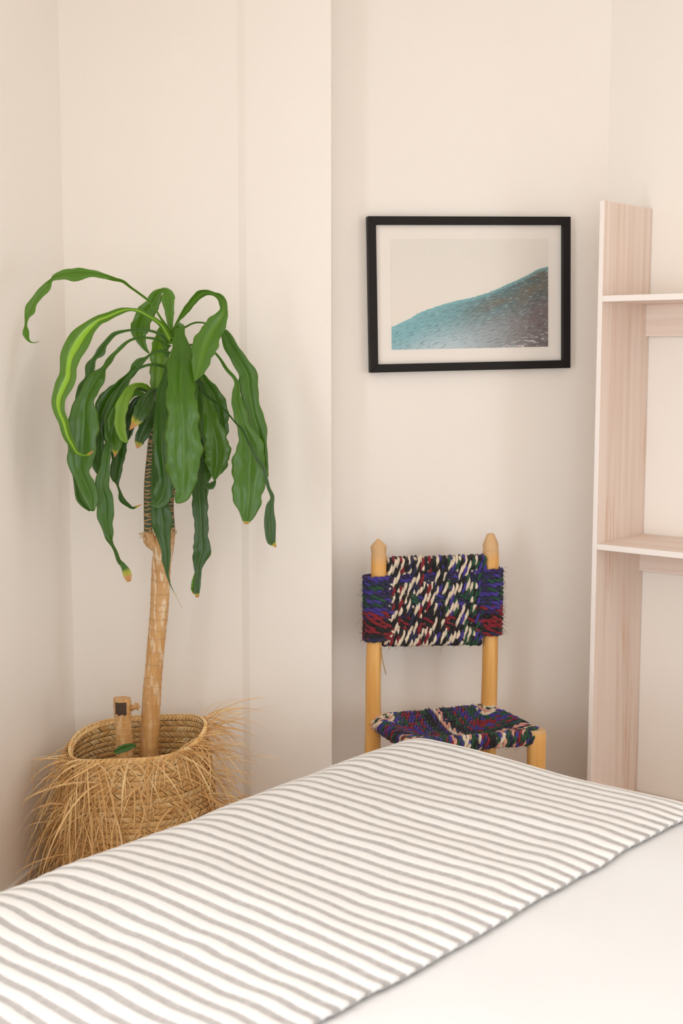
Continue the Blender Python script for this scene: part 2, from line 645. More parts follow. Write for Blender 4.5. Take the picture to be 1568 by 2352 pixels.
# local x along the wall, local z up, local -y into the room
m, nt, b, out = new_mat('black_lacquered_wood')
b.inputs['Base Color'].default_value = (0.009, 0.007, 0.006, 1)
b.inputs['Roughness'].default_value = 0.55
b.inputs['Specular IOR Level'].default_value = 0.25
bump(nt, b, tex_noise(nt, coords(nt, (3, 60, 60)), 1.0, 3), 0.15, 0.001)
FRAME = m
W2, H2, FW = PWID / 2, PHEI / 2, 0.0262


def frame_bar(c):
    mb = MB()
    V = [(x, y, z) for y in (-0.028, 0.0) for x, z in c]
    mb.add(V, [(0, 1, 2, 3), (4, 7, 6, 5), (0, 4, 5, 1), (1, 5, 6, 2), (2, 6, 7, 3), (3, 7, 4, 0)])
    mb.build('frame_bar', FRAME, pic, smooth=False, bevel=0.0012)


i0, j0 = W2 - FW, H2 - FW
frame_bar([(-W2, H2), (W2, H2), (i0, j0), (-i0, j0)])
frame_bar([(-W2, -H2), (-i0, -j0), (i0, -j0), (W2, -H2)])
frame_bar([(-W2, H2), (-i0, j0), (-i0, -j0), (-W2, -H2)])
frame_bar([(W2, H2), (W2, -H2), (i0, -j0), (i0, j0)])
MATB = simple('cream_mat_board', (0.89, 0.835, 0.77), 0.9)
mb = MB()
mb.box(-i0 - .003, i0 + .003, -0.008, -0.003, -j0 - .003, j0 + .003)
mb.build('mat_board', MATB, pic, smooth=False)
PX0, PX1, PZ0, PZ1 = -i0 + 0.051, i0 - 0.046, -j0 + 0.046, j0 - 0.044
m, nt, b, out = new_mat('wave_print')
tc = nt.nodes.new('ShaderNodeTexCoord')
sx = nt.nodes.new('ShaderNodeSeparateXYZ')
nt.links.new(tc.outputs['Generated'], sx.inputs[0])
U, Vv = sx.outputs['X'], sx.outputs['Z']
fc = nt.nodes.new('ShaderNodeFloatCurve')
cu = fc.mapping.curves[0]
crest = [(0, .205), (.06, .245), (.12, .285), (.171, .33), (.23, .362), (.288, .39), (.396, .433), (.505, .465), (.64, .525), (.73, .58), (.856, .66), (.928, .715), (1, .745)]
while len(cu.points) < len(crest):
    cu.points.new(0.5, 0.5)
for p, c in zip(cu.points, crest):
    p.location = c
fc.mapping.update()
nt.links.new(U, fc.inputs['Value'])
cz = fc.outputs['Value']
gv = coords(nt, (1, 1, 1), kind='Generated')
asp = nt.nodes.new('ShaderNodeMapping')
asp.inputs['Scale'].default_value = (1.0, 0.0, 0.70)
nt.links.new(tc.outputs['Generated'], asp.inputs['Vector'])
rot = nt.nodes.new('ShaderNodeMapping')
rot.inputs['Rotation'].default_value = (0, math.radians(20), 0)
nt.links.new(asp.outputs['Vector'], rot.inputs['Vector'])
strm = nt.nodes.new('ShaderNodeMapping')
strm.inputs['Scale'].default_value = (24, 1, 105)
nt.links.new(rot.outputs['Vector'], strm.inputs['Vector'])
fine = tex_noise(nt, strm.outputs['Vector'], 1.0, 5, 0.65)
strm2 = nt.nodes.new('ShaderNodeMapping')
strm2.inputs['Scale'].default_value = (3.2, 1, 12)
nt.links.new(rot.outputs['Vector'], strm2.inputs['Vector'])
broad = tex_noise(nt, strm2.outputs['Vector'], 1.0, 3)
edge = tex_noise(nt, asp.outputs['Vector'], 60, 3)
depth = math_n(nt, 'SUBTRACT', math_n(nt, 'ADD', cz, math_n(nt, 'MULTIPLY', math_n(nt, 'SUBTRACT', edge, 0.5), 0.018)), Vv)
water = smooth_step(nt, depth, -0.003, 0.003)
top = mix(nt, smooth_step(nt, U, 0.05, 0.95), (0.23, 0.48, 0.52), (0.085, 0.13, 0.13))
top = mix(nt, math_n(nt, 'MULTIPLY', smooth_step(nt, broad, 0.42, 0.62), smooth_step(nt, U, 0.35, 0.75)), top, (0.17, 0.15, 0.115))
low = mix(nt, smooth_step(nt, U, 0.25, 1.0), (0.56, 0.67, 0.71), (0.19, 0.14, 0.135))
body = mix(nt, smooth_step(nt, depth, 0.10, 0.45), top, low)
body = mix(nt, smooth_step(nt, fine, 0.52, 0.70), body, (0.36, 0.52, 0.56))
body = mix(nt, math_n(nt, 'MULTIPLY', smooth_step(nt, fine, 0.50, 0.30), 0.75), body, (0.06, 0.10, 0.115))
body = mix(nt, math_n(nt, 'MULTIPLY', smooth_step(nt, depth, 0.045, 0.008), 0.55), body, (0.22, 0.52, 0.55))
fmap = nt.nodes.new('ShaderNodeMapping')
fmap.inputs['Scale'].default_value = (16, 1, 60)
nt.links.new(asp.outputs['Vector'], fmap.inputs['Vector'])
fo = tex_noise(nt, fmap.outputs['Vector'], 1.0, 4, 0.6)
fzone = smooth_step(nt, math_n(nt, 'SUBTRACT', math_n(nt, 'MULTIPLY', U, 0.42), Vv), 0.19, 0.36)
foam = math_n(nt, 'MULTIPLY', smooth_step(nt, fo, 0.535, 0.62), fzone)
body = mix(nt, foam, body, (0.76, 0.73, 0.73))
sky = mix(nt, smooth_step(nt, Vv, 0.2, 1.0), (0.86, 0.79, 0.71), (0.82, 0.775, 0.705))
nt.links.new(mix(nt, water, sky, body), b.inputs['Base Color'])
b.inputs['Roughness'].default_value = 0.6
mb = MB()
mb.box(PX0, PX1, -0.0092, -0.0082, PZ0, PZ1)
mb.build('print', m, pic, smooth=False)['label'] = 'print of a teal ocean wave under a pale sky'
m, nt, b, out = new_mat('picture_glass')
nt.nodes.remove(b)
tr = nt.nodes.new('ShaderNodeBsdfTransparent')
gl = nt.nodes.new('ShaderNodeBsdfGlossy')
gl.inputs['Roughness'].default_value = 0.02
fn = nt.nodes.new('ShaderNodeFresnel')
fn.inputs['IOR'].default_value = 1.28
ms = nt.nodes.new('ShaderNodeMixShader')
nt.links.new(fn.outputs[0], ms.inputs[0])
nt.links.new(tr.outputs[0], ms.inputs[1])
nt.links.new(gl.outputs[0], ms.inputs[2])
nt.links.new(ms.outputs[0], out.inputs['Surface'])
mb = MB()
mb.box(-i0 - .002, i0 + .002, -0.0135, -0.0115, -j0 - .002, j0 + .002)
mb.build('glass', m, pic, smooth=False)

# ------------------------------------------------------------------ chair
BLp, BRp = Vector((0.108, 4.118, 0)), Vector((0.483, 4.250, 0))
FLp, FRp = Vector((0.213, 3.853, 0)), Vector((0.597, 3.960, 0))
chair = thing('chair', 'low wooden chair with seat and back woven from multicoloured rag cord', 'chair', (BLp + BRp + FLp + FRp) / 4)
CO = Vector(chair.location)
m, nt, b, out = new_mat('peeled_honey_wood')
g = tex_noise(nt, coords(nt, (38, 38, 2.2)), 1.0, 4, 0.6)
p2 = tex_noise(nt, coords(nt, (9, 9, 3.0)), 1.0, 3)
c = mix(nt, smooth_step(nt, g, 0.35, 0.7), (0.68, 0.345, 0.085), (0.79, 0.46, 0.155))
c = mix(nt, math_n(nt, 'MULTIPLY', smooth_step(nt, p2, 0.5, 0.75), 0.5), c, (0.50, 0.235, 0.06))
kn = nt.nodes.new('ShaderNodeTexVoronoi')
kn.inputs['Scale'].default_value = 1.0
nt.links.new(coords(nt, (17, 17, 7)), kn.inputs['Vector'])
c = mix(nt, math_n(nt, 'MULTIPLY', smooth_step(nt, kn.outputs['Distance'], 0.13, 0.05), 0.8), c, (0.16, 0.06, 0.02))
pale = attr(nt, 'pale')
c = mix(nt, math_n(nt, 'MULTIPLY', pale.outputs['Fac'], 0.75), c, (0.60, 0.40, 0.22))
nt.links.new(c, b.inputs['Base Color'])
b.inputs['Roughness'].default_value = 0.5
bump(nt, b, g, 0.2, 0.002)
HONEY = m


def post(name, base, prof, wob, seed, pale_from=9.0, kk=14):
    """prof: list of (z, radius, flat) from the foot up; flat = 0 round .. 1 eight-sided; wob = side drift in metres"""
    P, rr, fl = [], [], []
    P0 = catmull([(z, 0, 0, r, f) for z, r, f in prof], 60) if False else None
    for i in range(len(prof) - 1):
        za, ra, fa = prof[i]
        zc, rc, fcx = prof[i + 1]
        nn = max(1, int((zc - za) / 0.03))
        for q in range(nn):
            t = q / nn
            P.append(za + (zc - za) * t)
            rr.append(ra + (rc - ra) * t)
            fl.append(fa + (fcx - fa) * t)
    P.append(prof[-1][0]); rr.append(prof[-1][1]); fl.append(prof[-1][2])
    pts = []
    for z in P:
        dx = wob * noise.noise(Vector((seed, z * 2.4, 0)))
        dy = wob * noise.noise(Vector((seed + 5, z * 2.4, 0)))
        pts.append((base.x - CO.x + dx, base.y - CO.y + dy, z))
    mb = MB()

    def rf(i, an):
        f8 = math.cos(math.pi / 8) / math.cos((an % (math.pi / 4)) - math.pi / 8)
        lump = 1 + 0.05 * noise.noise(Vector((math.cos(an) * 1.3 + seed, math.sin(an) * 1.3, P[i] * 5)))
        return (f8 * fl[i] + (1 - fl[i])) * lump
    tube(mb, pts, rr, 24, True, rf, pale=lambda i, j: 1.0 if P[i] > pale_from else 0.0)
    o = mb.build(name, HONEY, chair, smooth=True)
    es = o.modifiers.new('edges', 'EDGE_SPLIT')
    es.split_angle = math.radians(38)
    return o


zBL = at_depth(864, 1237, 4.118).z
zBR = at_depth(1121, 1226, 4.25).z
k1 = 4.118 / F_PX
k2 = 4.25 / F_PX
post('back_post', BLp, [(0, .026, 0), (zBL - .30, .0240, 0), (zBL - 38 * k1, .0243, 0), (zBL - 37 * k1, .0228, 0.2), (zBL - 18 * k1, .0255, .8), (zBL - 3 * k1, .006, 1), (zBL, .002, 1)], 0.020, 1.3, zBL - 38.2 * k1)
post('back_post', BRp, [(0, .027, 0), (zBR - .30, .0255, 0), (zBR - 39 * k2, .0262, 0), (zBR - 38 * k2, .0245, 0.2), (zBR - 24 * k2, .0252, .8), (zBR - 2 * k2, .0125, 1), (zBR, .010, 1)], 0.008, 7.7, zBR - 39.2 * k2)
zFL = at_depth(948, 1697, 3.853).z
zFR = at_depth(1232, 1675, 3.96).z
for bp, z, sd in ((FLp, zFL, 3.1), (FRp, zFR, 5.4)):
    post('front_leg', bp, [(0, .027, 0), (z - .15, .0292, .2), (z - .012, .0298, .3), (z - .003, .0285, .3), (z, .025, .3)], 0.004, sd, z - .004)
SEAT_Z = 0.452


def rung(a, c, z0, z1, r, name='stretcher'):
    mb = MB()
    A = Vector((a.x - CO.x, a.y - CO.y, z0))
    C = Vector((c.x - CO.x, c.y - CO.y, z1))
    tube(mb, [A.lerp(C, t / 6) for t in range(7)], [r * (1 + 0.05 * math.sin(t * 2.2)) for t in range(7)], 12, True, None, pale=lambda i, j: 0.0)
    mb.build(name, HONEY, chair)


for a, c in ((BLp, BRp), (FLp, FRp), (BLp, FLp), (BRp, FRp)):
    rung(a, c, SEAT_Z - .018, SEAT_Z - .018, 0.011, 'seat_rail')
    rung(a, c, 0.17, 0.17, 0.012)
rung(BLp, FLp, 0.25, 0.25, 0.011)
rung(BRp, FRp, 0.25, 0.25, 0.011)
rung(BLp, BRp, zBL - .30, zBR - .30, 0.009, 'back_rail')
rung(BLp, BRp, zBL - .115, zBR - .105, 0.008, 'back_rail')

m, nt, b, out = new_mat('rag_cord')
ca = attr(nt, 'tint')
n1 = tex_noise(nt, coords(nt), 210, 3)
c = mix(nt, smooth_step(nt, n1, 0.35, 0.75), ca.outputs['Vector'], (0, 0, 0))
mx = nt.nodes.new('ShaderNodeMix')
mx.data_type = 'RGBA'
mx.inputs['Factor'].default_value = 0.35
nt.links.new(ca.outputs['Vector'], mx.inputs['A'])
nt.links.new(c, mx.inputs['B'])
nt.links.new(mx.outputs['Result'], b.inputs['Base Color'])
b.inputs['Roughness'].default_value = 0.9
b.inputs['Sheen Weight'].default_value = 0.1
bump(nt, b, tex_noise(nt, coords(nt), 500, 2), 0.5, 0.002)
CORD = m
TINT = {'w': (0.80, 0.68, 0.52), 'k': (0.012, 0.011, 0.012), 'n': (0.022, 0.024, 0.065), 'b': (0.055, 0.035, 0.27), 'g': (0.016, 0.075, 0.035),
        'r': (0.24, 0.012, 0.022), 'p': (0.72, 0.36, 0.28), 'd': (0.03, 0.017, 0.09)}


def cord(path, cols, r, pitch, parent, seed=0, step=0.0045):
    """a two-ply twisted rag cord along a path; cols = two colour letters (a list of letters per ply may change along it)"""
    P = np.array([tuple(p) for p in path], dtype=float)
    L = np.sum(np.linalg.norm(np.diff(P, axis=0), axis=1))
    n = max(6, int(L / step))
    C = catmull([tuple(p) for p in P], n)
    T, Nn, B = frames(C)
    s = np.concatenate([[0], np.cumsum(np.linalg.norm(np.diff(C, axis=0), axis=1))])
    mb = MB()
    rg = random.Random(seed)
    ph = rg.random() * 6.28
    for ply in (0, 1):
        an = ph + ply * math.pi + 2 * math.pi * s / pitch
        off = r * 0.50
        Q = C + Nn * (np.cos(an) * off)[:, None] + B * (np.sin(an) * off)[:, None]
        rad = r * 0.66 * (1 + 0.16 * np.sin(s * 170 + rg.random() * 6) + 0.1 * np.array([rg.uniform(-1, 1) for _ in s]))
        seq = cols[ply]
        per = 0.055
        o0 = rg.random()

        def colr(i, j, seq=seq, o0=o0):
            c = TINT[seq[int(s[i] / per + o0 * len(seq)) % len(seq)]]
            return c
        tube(mb, Q, rad, 6, True, None, tint=colr)
    return mb.build('cord', CORD, parent)


# woven back -------------------------------------------------------
ee = (BRp - BLp).normalized()
nn = Vector((ee.y, -ee.x, 0))                       # towards the viewer
LB = (BRp - BLp).length


def back_pt(t, z, off):
    p = BLp + ee * t + nn * off - CO
    return Vector((p.x, p.y, z))


wl = [at_depth(885, 1290, 4.118).z, at_depth(885, 1476, 4.118).z]
wr = [at_depth(1105, 1281, 4.25).z, at_depth(1105, 1470, 4.25).z]
lapL = [at_depth(860, 1322, 4.118).z, at_depth(860, 1470, 4.118).z]
lapR = [at_depth(1121, 1304, 4.25).z, at_depth(1121, 1457, 4.25).z]
mb = MB()
T0, T1 = 0.03, LB - 0.03
V = []
for t, zz in ((T0, wl), (T1, wr)):
    for o_ in (-0.012, 0.001):
        for z in (zz[0] - .012, zz[1] + .012):
            V.append(back_pt(t, z, o_))
mb.add(V, [(0, 1, 3, 2), (4, 6, 7, 5), (0, 4, 5, 1), (2, 3, 7, 6), (0, 2, 6, 4), (1, 5, 7, 3)], tint=[TINT['k']] * 8)
woven_back = mb.build('backrest', CORD, chair, smooth=False)
NW = 25
warp_cols = ['kw', 'rw', 'wk', 'rw', 'wk', 'kw', 'wn', 'kw', 'wr', 'wk', 'wr', 'wk', 'kw', 'bk', 'wk', 'gw', 'bw', 'gw', 'wk', 'wb', 'gw', 'wg', 'wg', 'gb', 'gb', 'nb', 'bb']
bands = [(0.20, 0.125), (0.475, 0.12), (0.75, 0.125)]    # heights (fraction from the top) where wefts come forward
for i in range(NW):
    t = T0 + (T1 - T0) * (i + 0.5) / NW
    f = i / (NW - 1)
    zt = wl[0] + (wr[0] - wl[0]) * f
    zb_ = wl[1] + (wr[1] - wl[1]) * f
    grp = i // 3
    path = []
    lean = 0.012
    for q in range(17):
        h = q / 16
        over = 0.0165
        for bi, (bc, bh) in enumerate(bands):
            if (grp + bi) % 2 == 1 and 2 < i < 23:
                over -= 0.016 * math.exp(-((h - bc) / (bh * 0.62)) ** 4)
        if i <= 1 or i >= 23:
            over = 0.016
        path.append(back_pt(t + lean * (0.5 - h), zt + (zb_ - zt) * h, over))
    path = [back_pt(t + .006, zt - .03, -0.02), back_pt(t + .006, zt + .002, -0.014), back_pt(t + .006, zt + .007, 0.002)] + path \
        + [back_pt(t - .006, zb_ - .006, 0.003), back_pt(t - .006, zb_ - .002, -0.014), back_pt(t - .006, zb_ + .03, -0.02)]
    cc = warp_cols[i]
    cord(path, (cc[0] + cc[0] + ('k' if cc[0] != 'k' else 'n'), cc[1] + cc[1] + cc[1]), 0.0078, 0.055, woven_back, i)
NWF = 15
weft_cols = ['bd', 'bn', 'gn', 'bd', 'gn', 'bg', 'gn', 'bn', 'rb', 'rd', 'rk', 'kr', 'rk', 'rk', 'rn']
for j in range(NWF):
    h = (j + 0.5) / NWF
    zl = lapL[0] + (lapL[1] - lapL[0]) * h
    zr = lapR[0] + (lapR[1] - lapR[0]) * h
    hl = (wl[0] - zl) / (wl[0] - wl[1])
    rl = 0.0345
    path = []
    for k in range(9):                              # round the left post, from the back to the front
        an = math.pi * (1.25 - k / 8 * 1.05) + math.pi / 2 - math.pi * 0.3
        an = math.radians(285 - k * 24)
        path.append(back_pt(math.cos(an) * rl, zl, math.sin(an) * rl) if False else back_pt(-abs(rl) * math.sin(math.radians(k * 22.5)) if True else 0, zl, -rl * math.cos(math.radians(k * 22.5))))
    for k in range(1, 8):
        f = k / 8
        tt = 0.02 + (LB - 0.04) * f
        path.append(back_pt(tt, zl + (zr - zl) * f, 0.0095))
    for k in range(9):
        path.append(back_pt(LB + rl * math.sin(math.radians(k * 22.5)), zr, rl * math.cos(math.radians(k * 22.5))))
    cc = weft_cols[j]
    cord(path, (cc[0] + cc[0] + cc[1], cc[1] + cc[0] + cc[1] + cc[1]), 0.0080, 0.046, woven_back, 100 + j)

# woven seat -------------------------------------------------------
APEX = 0.16


def seat_pt(s, t, dz=0.0):
    """s across (0 left, 1 right), t = 0 front .. 1 back"""
    p = (FLp * (1 - s) + FRp * s) * (1 - t) + (BLp * (1 - s) + BRp * s) * t - CO
    sag = 0.040 * (1 - abs(2 * s - 1) ** 1.7) * (1 - abs(2 * t - 0.9) ** 2.0 if t < 0.95 else 0.0)
    sag = max(0.0, 0.042 * (math.sin(math.pi * s) ** 0.8) * (math.sin(math.pi * min(max(t, 0), 1)) ** 0.7))
    return Vector((p.x, p.y, SEAT_Z - sag + dz))


mb = MB()
V, Fc = [], []
for i in range(9):
    for j in range(9):
        V.append(seat_pt(i / 8, j / 8, -0.009))
for i in range(8):
    for j in range(8):
        Fc.append((i * 9 + j, i * 9 + j + 1, i * 9 + j + 10, i * 9 + j + 9))
mb.add(V, Fc, tint=[TINT['k']] * len(V))
woven_seat = mb.build('seat', CORD, chair)
md = woven_seat.modifiers.new('thick', 'SOLIDIFY')
md.thickness = 0.008
md.offset = 0
NQ = 17
back_cols = ['gw', 'wp', 'gw', 'pw', 'bw', 'gb', 'bg', 'gr', 'br', 'rb', 'gb', 'rn', 'rb', 'gn', 'gk', 'kn', 'np', 'bd']
WRAP = [(-0.2, -0.040), (1.0, -0.036), (1.25, -0.018), (0.75, -0.001)]


def wrap_from(edge, inward):
    """points that come up round a rail: inside bottom, outside, top"""
    out_ = -inward
    return [edge + inward * 0.012 + Vector((0, 0, -0.036)), edge + out_ * 0.008 + Vector((0, 0, -0.036)),
            edge + out_ * 0.0185 + Vector((0, 0, -0.019)), edge + out_ * 0.009 + Vector((0, 0, -0.001))]


ex = ((FRp - FLp) + (BRp - BLp)).normalized()
ey = ((BLp - FLp) + (BRp - FRp)).normalized()
for side in (0, 1):
    sg = (lambda s: s) if side == 0 else (lambda s: 1 - s)
    inw = ex if side == 0 else -ex
    for k in range(NQ):
        q = (k + 0.35) / (NQ - 0.1)
        cc = back_cols[k if side == 0 else min(k + (1 if k > 11 else 0), 17)]
        if k == NQ - 1:
            cc = 'bd' if side == 0 else 'pw'
        t0 = 1 - q * (1 - APEX)
        s1 = 0.5 * q * 0.985
        path = wrap_from(seat_pt(sg(0.0), t0 * 0.93 + 0.03), inw)
        for f in (0.25, 0.5, 0.75):
            path.append(seat_pt(sg(s1 * f), t0, 0.002))
        path.append(seat_pt(sg(s1 * 0.93), t0 + 0.012, 0.003))
        path.append(seat_pt(sg(s1), t0 + 0.06 * min(1, (1 - t0) * 4), 0.004))
        for f in (0.35, 0.6, 0.8):
            path.append(seat_pt(sg(s1), t0 + (1 - t0) * f, 0.003))
        path += list(reversed(wrap_from(seat_pt(sg(s1 * 0.94 + 0.03), 1.0), -ey)))
        cord(path, (cc[0] + cc[0] + cc[1], cc[1] + cc[1] + cc[0]), 0.0068, 0.040, woven_seat, 200 + side * 50 + k)
    front_cols = ['rk', 'gp', 'wb', 'bg', 'gn', 'rb', 'rg', 'pg', 'bn', 'gb', 'nr', 'br', 'gk', 'bg', 'wp', 'wb', 'gp']
    for k in range(NQ):
        q = (k + 0.35) / (NQ - 0.1)
        cc = front_cols[(k * 5 + side * 3) % len(front_cols)]
        s1 = 0.5 * q * 0.985
        t0 = APEX * q
        path = wrap_from(seat_pt(sg(s1 * 0.94 + 0.03), 0.0), ey)
        for f in (0.4, 0.8):
            path.append(seat_pt(sg(s1), t0 * f, 0.003))
        path.append(seat_pt(sg(s1 * 0.95), t0, 0.002))
        if k % 3 == 0:
            for f in (0.7, 0.4, 0.15):
                path.append(seat_pt(sg(s1 * f), t0, 0.002))
            path += list(reversed(wrap_from(seat_pt(sg(0.0), t0 * 0.93 + 0.03), inw)))
        cord(path, (cc[0] + cc[0] + cc[1], cc[1] + cc[1] + cc[0]), 0.0074, 0.044, woven_seat, 400 + side * 50 + k)


def threads(n, src, parent, seed, spread):
    """short loose thread ends that stick out of a weave"""
    rg = random.Random(seed)
    mb = MB()
    for _ in range(n):
        p, d, col = src(rg)
        L = rg.uniform(0.004, 0.013) * (2.2 if rg.random() < 0.06 else 1)
        d = (d + Vector((rg.uniform(-1, 1), rg.uniform(-1, 1), rg.uniform(-1, 1))) * spread).normalized()
        k = Vector((rg.uniform(-1, 1), rg.uniform(-1, 1), rg.uniform(-1.6, .5))) * 0.5
        pts = [p + d * (L * f) + k * (L * f * f) for f in (0, .35, .7, 1)]
        tube(mb, pts, [0.0006, .0005, .0004, .0003], 3, True, None, tint=lambda i, j, c=col: TINT[c])
    o = mb.build('loose_threads', CORD, parent)
    o['kind'] = 'stuff'


def src_back(rg):
    w = rg.random()
    if w < 0.25:
        f = rg.random()
        z = lapL[0] + (lapL[1] - lapL[0]) * f
        return back_pt(-0.04, z, rg.uniform(-.01, .02)), -ee, rg.choice('bbgk' if f < .55 else 'rrkn')
    if w < 0.5:
        f = rg.random()
        z = lapR[0] + (lapR[1] - lapR[0]) * f
        return back_pt(LB + .04, z, rg.uniform(-.01, .02)), ee, rg.choice('bbgk' if f < .55 else 'rrkn')
    f = rg.random()
    t = T0 + (T1 - T0) * f
    if w < 0.68:
        return back_pt(t, wl[1] + (wr[1] - wl[1]) * f - .005, .004), Vector((0, 0, -1)), rg.choice('kknwbg')
    if w < 0.8:
        return back_pt(t, wl[0] + (wr[0] - wl[0]) * f + .006, .004), Vector((0, 0, 1)), rg.choice('kkwwbg')
    h = rg.random()
    return back_pt(t, wl[0] + (wl[1] - wl[0]) * h, .022), nn, rg.choice('wkbgr')


threads(520, src_back, woven_back, 5, 0.9)


def src_seat(rg):
    w = rg.random()
    f = rg.random()
    if w < 0.3:
        return seat_pt(f, 0, -.035) - ey * .006, Vector((0, 0, -1)), rg.choice('kgnbr')
    if w < 0.45:
        return seat_pt(0, f, -.02) - ex * .02, -ex, rg.choice('gknbr')
    if w < 0.6:
        return seat_pt(1, f, -.01) + ex * .02, ex, rg.choice('gknbp')
    if w < 0.75:
        return seat_pt(f, 1, .004), Vector((0, 0, 1)), rg.choice('gkwpb')
    return seat_pt(f, rg.random(), .008), Vector((0, 0, 1)), rg.choice('gwkpbr')


mb = MB()
tw_a, tw_b = at_depth(874, 1488, 4.10) - CO, at_depth(886, 1549, 4.095) - CO
tube(mb, [tw_a, tw_a.lerp(tw_b, 0.5) + Vector((-.002, 0, 0)), tw_b], [.0014, .0017, .0015], 6, True, None, tint=lambda i, j: (0.42, 0.26, 0.08))
mb.build('loose_straw', CORD, chair)
threads(420, src_seat, woven_seat, 6, 0.9)

# ------------------------------------------------------------------ basket with straw fringe
BX, BY = -0.608, 3.835
basket = thing('basket', 'shaggy round palm leaf basket with straw fringe holding the potted plant', 'basket', (BX, BY, 0))
RXY = (0.220, 0.178)


def rim_z(th):
    # right and back stand higher, the left front sags
    return 0.470 + 0.034 * math.cos(th - math.radians(42)) + 0.008 * math.sin(3 * th + 0.7)


def basket_pt(th, t, off=0.0):
    """t = 0 foot .. 1 rim"""
    bul = 0.93 + 0.16 * math.sin(math.pi * (0.10 + 0.80 * t)) + (-0.04 * t)
    bul *= 1 + 0.02 * math.sin(2 * th + 1.0 + 3 * t) + 0.012 * math.sin(5 * th + 7 * t)
    r_x, r_y = RXY[0] * bul + off, RXY[1] * bul + off
    return Vector((r_x * math.cos(th), r_y * math.sin(th), 0.004 + t * (rim_z(th) - 0.004)))


m, nt, b, out = new_mat('dried_palm_leaf')
sh = attr(nt, 'shade')
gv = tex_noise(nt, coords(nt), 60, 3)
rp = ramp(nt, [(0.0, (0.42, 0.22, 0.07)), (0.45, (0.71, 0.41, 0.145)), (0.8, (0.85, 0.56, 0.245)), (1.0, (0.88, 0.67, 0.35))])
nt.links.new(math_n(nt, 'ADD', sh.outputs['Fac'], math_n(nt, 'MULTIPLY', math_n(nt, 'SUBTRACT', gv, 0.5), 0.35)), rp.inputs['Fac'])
nt.links.new(rp.outputs['Color'], b.inputs['Base Color'])
b.inputs['Roughness'].default_value = 0.5
b.inputs['Specular IOR Level'].default_value = 0.35
PALM = m
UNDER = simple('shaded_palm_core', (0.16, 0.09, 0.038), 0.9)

mb = MB()
NT, NZ = 64, 14
V = [basket_pt(2 * math.pi * i / NT, j / NZ, -0.004) for i in range(NT) for j in range(NZ + 1)]
V += [basket_pt(2 * math.pi * i / NT, max(j / NZ, 0.03), -0.008) for i in range(NT) for j in range(NZ + 1)]
K = NZ + 1
Fc = []
for i in range(NT):
    i2 = (i + 1) % NT
    for j in range(NZ):
        Fc.append((i * K + j, i2 * K + j, i2 * K + j + 1, i * K + j + 1))
        o_ = NT * K
        Fc.append((o_ + i * K + j, o_ + i * K + j + 1, o_ + i2 * K + j + 1, o_ + i2 * K + j))
    Fc.append((i * K + NZ, i2 * K + NZ, NT * K + i2 * K + NZ, NT * K + i * K + NZ))
    Fc.append((i * K, NT * K + i * K, NT * K + i2 * K, i2 * K))
mb.add(V, Fc)
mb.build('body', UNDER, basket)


def slats(mb, off_sign, base_off, rows, cols, seed, t_lo=0.0):
    rg = random.Random(seed)
    for k in range(rows):
        ta, tb = t_lo + (1 - t_lo) * k / rows, t_lo + (1 - t_lo) * (k + 1) / rows
        slant = (1 if k % 2 else -1) * 2 * math.pi / cols * 1.25
        tint_row = rg.uniform(-.08, .08)
        for i in range(cols):
            th = 2 * math.pi * (i + 0.25 * (k % 2)) / cols + rg.uniform(-.003, .003)
            w = 2 * math.pi / cols * rg.uniform(0.84, 0.99)
            jig = rg.uniform(-.0006, .0012)
            V = []
            for q, lift in ((0.0, -0.0028), (0.5, 0.0030), (1.0, 0.0006)):
                t = ta + (tb - ta) * (q * 1.08 - 0.04)
                for e in (0.0, 0.5, 1.0):
                    l2 = lift + (0.0007 if e == 0.5 else 0)
                    V.append(basket_pt(th + slant * q + w * e, min(t, 1.0), base_off + off_sign * (l2 + jig)))
            Fq = [(0, 1, 4, 3), (1, 2, 5, 4), (3, 4, 7, 6), (4, 5, 8, 7)]
            s_ = min(1, max(0, rg.gauss(0.74, 0.16) + tint_row))
            mb.add(V, Fq, shade=[s_] * 9)


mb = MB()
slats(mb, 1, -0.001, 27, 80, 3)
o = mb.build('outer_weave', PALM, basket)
o['kind'] = 'stuff'
mb = MB()
slats(mb, -1, -0.009, 27, 80, 4)
o = mb.build('inner_weave', PALM, basket)
o['kind'] = 'stuff'
mb = MB()
rg = random.Random(9)
for i in range(78):                                  # plaited edge that folds over the rim
    th = 2 * math.pi * i / 78
    V = []
    sl = 0.16
    for q, (dz, of) in enumerate(((-0.015, 0.003), (-0.006, 0.004), (0.0015, 0.001), (0.0015, -0.006), (-0.005, -0.0125), (-0.014, -0.0125))):
        for e in (0, 1):
            p = basket_pt(th + sl * (q - 2.5) / 5 + e * 2 * math.pi / 78 * 0.93, 1.0, of + (0.0022 if e else -0.0008))
            V.append(p + Vector((0, 0, dz)))
    s_ = min(1, max(0, rg.gauss(0.76, 0.15)))
    mb.add(V, [(2 * q, 2 * q + 1, 2 * q + 3, 2 * q + 2) for q in range(5)], shade=[s_] * 12)
o = mb.build('plaited_rim', PALM, basket)
o['kind'] = 'stuff'
mb = MB()
V = [(0, 0, 0.182)] + [Vector((basket_pt(2 * math.pi * i / 40, 0.42, -0.016).x, basket_pt(2 * math.pi * i / 40, 0.42, -0.016).y, 0.18)) for i in range(40)]
mb.add(V, [(0, 1 + i, 1 + (i + 1) % 40) for i in range(40)])
mb.build('soil', simple('potting_soil', (0.05, 0.032, 0.02), 0.95), basket)


